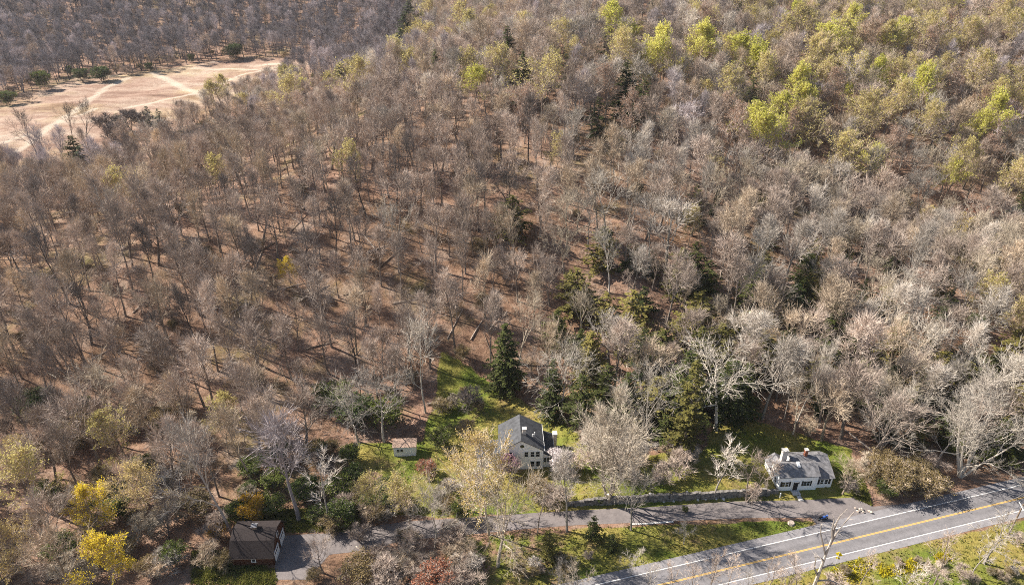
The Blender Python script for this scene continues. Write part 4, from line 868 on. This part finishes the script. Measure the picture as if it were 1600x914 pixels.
# the far valley side of the field stays open as well
ids = np.nonzero(ok)[0]
cell = {}; kept = []
for tx, ty, tr in TAKEN: cell.setdefault((int(tx // 8), int(ty // 8)), []).append((tx, ty, tr))
def spacing(u, v, d):
    if u < 640 and v < 290: r = 5.0
    elif 430 < u < 860 and 260 < v < 640: r = 5.8
    elif u < 430 and v > 250: r = 5.3
    elif d > 420 and u < 650: r = 4.6
    elif d > 420: r = 6.2
    elif u > 1120 and 540 < v < 720: r = 4.2
    else: r = 5.6
    return r
for i in ids:
    x, y = cx[i], cy[i]; r = spacing(u0[i], v0[i], d0[i]); ci, cj = int(x // 8), int(y // 8); good = True
    for a in (-1, 0, 1):
        for b_ in (-1, 0, 1):
            for q in cell.get((ci + a, cj + b_), ()):
                if (q[0] - x) ** 2 + (q[1] - y) ** 2 < max(r, q[2]) ** 2: good = False; break
            if not good: break
        if not good: break
    if good: cell.setdefault((ci, cj), []).append((x, y, r)); kept.append(i)
print('wood trees', len(kept))
def zone(u, v):
    if v < 135 and u < 640: return 'on the far hillside behind the field'
    if u < 470 and v < 300: return 'on the ridge beside the field'
    if u < 330 and v < 600: return 'on the steep slope below the field'
    if u < 330: return 'on the slope around the yellow trees'
    if u < 600 and v > 430: return 'on the slope uphill of the barn'
    if u < 860 and v > 430: return 'on the open slope above the farmhouse'
    if u < 860 and v > 200: return 'on the upper open slope'
    if u < 1150 and v > 430: return 'in the wood behind the cedars'
    if u < 1150 and v > 230: return 'on the slope above the cedars'
    if u >= 1150 and v > 560: return 'in the wood above the small house'
    if u >= 1150 and v > 300: return 'on the spur above the road bend'
    if u < 1150: return 'on the crest around the spruces'
    return 'on the slope among the lime trees'
def pick(u, v, i):
    """shape and tint of a wood tree by where it stands"""
    r = RG_.random(); q = RG_.random()
    if v < 140 and u < 640: return RG_.choice(['forest', 'oak']), ('dusky' if q < .7 else 'mauve grey' if q < .95 else 'grey brown')
    if u < 200 and v < 310: return RG_.choice(['forest', 'oak']), ('mauve grey' if q < .6 else 'grey brown')
    if u < 860 and v > 200: k_ = 'oak' if r < .4 else 'forest' if r < .93 else 'pale'; tn = 'grey brown' if q < .5 else 'pinkish' if q < .72 else 'straw tinted' if q < .9 else 'dark'
    elif v > 260: k_ = 'pale' if r < .32 else 'oak' if r < .62 else 'forest'; tn = 'pinkish' if q < .35 else 'straw tinted' if q < .6 else 'silver grey' if q < .85 else 'grey brown'
    elif u > 1130: k_ = 'pale' if r < .1 else 'olive' if r < .28 else 'lime' if r < .33 else 'blush' if r < .40 else 'oak' if r < .75 else 'forest'; tn = 'pinkish' if q < .55 else 'mauve grey' if q < .75 else 'straw tinted'
    else: k_ = 'oak' if r < .5 else 'forest' if r < .92 else 'olive'; tn = 'pinkish' if q < .5 else 'silver grey' if q < .75 else 'straw tinted' if q < .9 else 'mauve grey'
    if k_ == 'pale': tn = 'white' if q < .3 else 'cream' if q < .75 else 'silver grey'
    return k_, tn
infr = [i for i in kept if -15 < u1[i] < 1615 and v1[i] < 930 and v0[i] > 0]
order = sorted(infr, key=lambda i: d0[i])
count = {}; wood = []; LIM = {'bare_tree': 268, 'white_limbed_tree': 110, 'budding_tree': 0}
solo = set(order)
for i in order + [i for i in kept if i not in solo]:
    k_, tn = pick(u0[i], v0[i], i); nm = NAMES[k_]
    if k_ in ('olive', 'blush') and d0[i] < 330: pass
    H = RG_.triangular(11, 25, 19) * (1.12 if v0[i] < 140 and u0[i] < 640 and d0[i] > 420 else 1.0) * (.74 if u0[i] < 580 and v0[i] < 260 else 1.0); wd = RG_.uniform(.72, 1.08) if u0[i] < 860 and v0[i] > 270 else RG_.uniform(.9, 1.28)
    if i in solo and count.get(nm, 0) < LIM[nm]:
        count[nm] = count.get(nm, 0) + 1; zn = zone(u0[i], v0[i])
        what = f'leafless {tn} tree' if nm == 'bare_tree' else f'bare {tn} limbed tree'
        put(k_, cx[i], cy[i], H, f'{what} {zn}', group=f'{what.replace("tree", "trees")} {zn}', tint=tn, wide=wd, lean=(RG_.gauss(0, .055), RG_.gauss(0, .055)))
    else: wood.append((cx[i], cy[i], cz[i], H, wd, k_, tn))
print('things', count, 'stuff', len(wood))

def joined(p):
    """one mesh of a prototype's parts, for the woodland"""
    vs = []; fs = []; ms = []; mats = []
    for part in ('trunk', 'crown', 'leaves'):
        if part not in p: continue
        me = p[part]; o = len(vs); co = np.empty(len(me.vertices) * 3); me.vertices.foreach_get('co', co); vs.extend(map(tuple, co.reshape(-1, 3)))
        for q in me.polygons: fs.append(tuple(v + o for v in q.vertices))
        ms += [len(mats)] * len(me.polygons); mats.append(me.materials[0])
    b = MB(); b.v = vs; b.f = fs; b.m = ms; return b.mesh('woodland_tree', mats)
def scatter(name, items, src):
    """items: (x, y, z, scale, width, source index); src: source objects that stay outside the scene"""
    me = bpy.data.meshes.new(name); A = np.array([it[:3] for it in items], float)
    me.vertices.add(len(A)); me.vertices.foreach_set('co', A.ravel())
    a = me.attributes.new('pick', 'INT', 'POINT'); a.data.foreach_set('value', np.array([it[5][0] for it in items], np.int32))
    a = me.attributes.new('size', 'FLOAT_VECTOR', 'POINT'); a.data.foreach_set('vector', np.array([(it[3] * it[4], it[3] * it[4], it[3]) for it in items], np.float32).ravel())
    a = me.attributes.new('turn', 'FLOAT_VECTOR', 'POINT'); a.data.foreach_set('vector', np.array([(RG_.gauss(0, .05), RG_.gauss(0, .05), RG_.uniform(0, 6.28)) for it in items], np.float32).ravel())
    a = me.attributes.new('tint', 'FLOAT_VECTOR', 'POINT'); a.data.foreach_set('vector', np.array([[q * f for q in TINT[it[5][1]]] for it, f in zip(items, np.random.default_rng(2).uniform(.82, 1.15, len(items)))], np.float32).ravel())
    o = bpy.data.objects.new(name, me); COL.objects.link(o); o['kind'] = 'stuff'
    g = bpy.data.node_groups.new(name, 'GeometryNodeTree')
    g.interface.new_socket('Geometry', in_out='INPUT', socket_type='NodeSocketGeometry'); g.interface.new_socket('Geometry', in_out='OUTPUT', socket_type='NodeSocketGeometry')
    gi = g.nodes.new('NodeGroupInput'); go = g.nodes.new('NodeGroupOutput'); iop = g.nodes.new('GeometryNodeInstanceOnPoints'); jn = g.nodes.new('GeometryNodeJoinGeometry')
    m2p = g.nodes.new('GeometryNodeMeshToPoints'); g.links.new(gi.outputs[0], m2p.inputs['Mesh']); g.links.new(m2p.outputs[0], iop.inputs['Points'])
    for s_ in reversed(src):
        oi = g.nodes.new('GeometryNodeObjectInfo'); oi.inputs['Object'].default_value = s_; oi.inputs['As Instance'].default_value = True
        g.links.new(oi.outputs['Geometry'], jn.inputs[0])
    g.links.new(jn.outputs[0], iop.inputs['Instance']); iop.inputs['Pick Instance'].default_value = True
    for nm, ty, tgt in (('pick', 'INT', 'Instance Index'), ('size', 'FLOAT_VECTOR', 'Scale'), ('turn', 'FLOAT_VECTOR', 'Rotation')):
        na = g.nodes.new('GeometryNodeInputNamedAttribute'); na.data_type = ty; na.inputs['Name'].default_value = nm
        out = [q for q in na.outputs if q.enabled and q.name == 'Attribute'][0]
        if tgt == 'Rotation':
            e = g.nodes.new('FunctionNodeEulerToRotation'); g.links.new(out, e.inputs[0]); out = e.outputs[0]
        g.links.new(out, iop.inputs[tgt])
    g.links.new(iop.outputs[0], go.inputs[0])
    md = o.modifiers.new('scatter', 'NODES'); md.node_group = g; return o
src = []; key = {}
def source(k_, v, tn):
    if (k_, v) not in key:
        q = bpy.data.objects.new('woodland_tree', joined(PR[k_][v])); key[(k_, v)] = len(src); src.append(q)
    return key[(k_, v)], tn
items = [(x, y, z, H / PR[k_][0]['H'], wd, source(k_, RG_.randrange(len(PR[k_])), tn)) for x, y, z, H, wd, k_, tn in wood]
scatter('woodland', items, src)
# brush and saplings on the floor of the wood
src2 = []; key = {}; src_backup = src; src = src2
und = []
for i in rg.permutation(ids)[:3200]:
    if cy[i] > 420 and u0[i] > 650: continue
    u_, v_ = u0[i], v0[i]; r = RG_.random()
    p_ = .7 if (u_ < 860 and v_ > 200) else .8
    if r > p_: continue
    k_ = RG_.choice(['shrub', 'thin', 'thin', 'thin', 'shrubdry']) if u_ < 880 or v_ < 300 else RG_.choice(['hemlock', 'thin', 'shrubdry', 'hemlock', 'shrub', 'shrubgreen'])
    tn = RG_.choice(['grey brown', 'pinkish', 'straw tinted'])
    H = RG_.uniform(2.2, 5) if k_ not in ('thin', 'hemlock') else RG_.uniform(5, 10.5)
    und.append((cx[i] + rg.uniform(-3, 3), cy[i] + rg.uniform(-3, 3), cz[i] - .1, H / PR[k_][0]['H'], 1.1, source(k_, RG_.randrange(len(PR[k_])), tn)))
scatter('undergrowth', und, src2)

# ------------------------------------------------------------------ air
q = MB(); q.box((0, 560, 90), (2600, 1400, 200)); hzo = q.build('haze', bpy.data.materials.new('air')); hzo['kind'] = 'stuff'
hm = hzo.data.materials[0]; hm.use_nodes = True; hm.node_tree.nodes.clear()
ho = hm.node_tree.nodes.new('ShaderNodeOutputMaterial'); hv = hm.node_tree.nodes.new('ShaderNodeVolumePrincipled'); hm.node_tree.links.new(hv.outputs[0], ho.inputs['Volume'])
hv.inputs['Color'].default_value = (.90, .90, .94, 1); hv.inputs['Density'].default_value = .00006; hv.inputs['Anisotropy'].default_value = .2

# ------------------------------------------------------------------ grass tufts and flowers
def tufts(name, m, polys, n, size, seed, keep=None):
    g = np.random.default_rng(seed); vs = []; fs = []
    for p in polys:
        W = [flat(*q) for q in p]; xs_ = [q[0] for q in W]; ys2 = [q[1] for q in W]
        x = g.uniform(min(xs_), max(xs_), n); y = g.uniform(min(ys2), max(ys2), n); z = hgt(x, y); u_, v_, _ = proj(x, y, z)
        k_ = inpoly(u_, v_, p) & ~inpoly(x, y, drv) & ~inpoly(x, y, ROADQ)
        for a, c, e in zip(x[k_], y[k_], z[k_]):
            for _ in range(3):
                an = g.uniform(0, 6.28); s_ = size * g.uniform(.5, 1.3); dx, dy = math.cos(an) * s_ * .35, math.sin(an) * s_ * .35; ox, oy = g.normal(0, .15, 2); lx, ly = g.normal(0, s_ * .4, 2)
                o = len(vs); vs += [(a + ox - dx, c + oy - dy, e - .02), (a + ox + dx, c + oy + dy, e - .02), (a + ox + lx, c + oy + ly, e + s_)]; fs.append((o, o + 1, o + 2))
    b = MB(); b.v = vs; b.f = fs; b.m = [0] * len(fs); o = b.build(name, m); o['kind'] = 'stuff'; return o
M['blade'] = leaf_mat('grass_blades', (.06, .085, .014), (.26, .25, .06), .3)
tufts('grass', M['blade'], LAWN, 5000, .32, 8)
M['bloom'] = leaf_mat('yellow_flowers', (.40, .34, .02), (.72, .60, .03), .3)
tufts('wildflowers', M['bloom'], [[(1285,914),(1300,890),(1345,872),(1385,880),(1330,914)],[(1370,890),(1430,872),(1445,890),(1380,902)],[(1460,868),(1480,862),(1485,875),(1465,880)]], 900, .34, 9)

# ------------------------------------------------------------------ copies that share a description are told apart by their order
bpy.context.view_layer.update()
ONES = 'first second third fourth fifth sixth seventh eighth ninth tenth eleventh twelfth thirteenth fourteenth fifteenth sixteenth seventeenth eighteenth nineteenth'.split()
TENS = {2: ('twentieth', 'twenty'), 3: ('thirtieth', 'thirty'), 4: ('fortieth', 'forty'), 5: ('fiftieth', 'fifty'), 6: ('sixtieth', 'sixty'), 7: ('seventieth', 'seventy'), 8: ('eightieth', 'eighty')}
def ordinal(n): return ONES[n - 1] if n < 20 else TENS[n // 10][0] if n % 10 == 0 else TENS[n // 10][1] + '-' + ONES[n % 10 - 1]
same = {}
for o in S.objects:
    if o.parent is None and o.get('label'): same.setdefault(o['label'], []).append(o)
for lab, os_ in same.items():
    if len(os_) < 2: continue
    os_.sort(key=lambda o: proj(*o.location)[0])
    for i, o in enumerate(os_): o['label'] = f'{lab}, {"leftmost" if i == 0 else "rightmost" if i == len(os_) - 1 else ordinal(i + 1) + " from the left"}'
    if max(len(o['label'].replace(',', '').split()) for o in os_) > 16: print('LONG', os_[1]['label'])
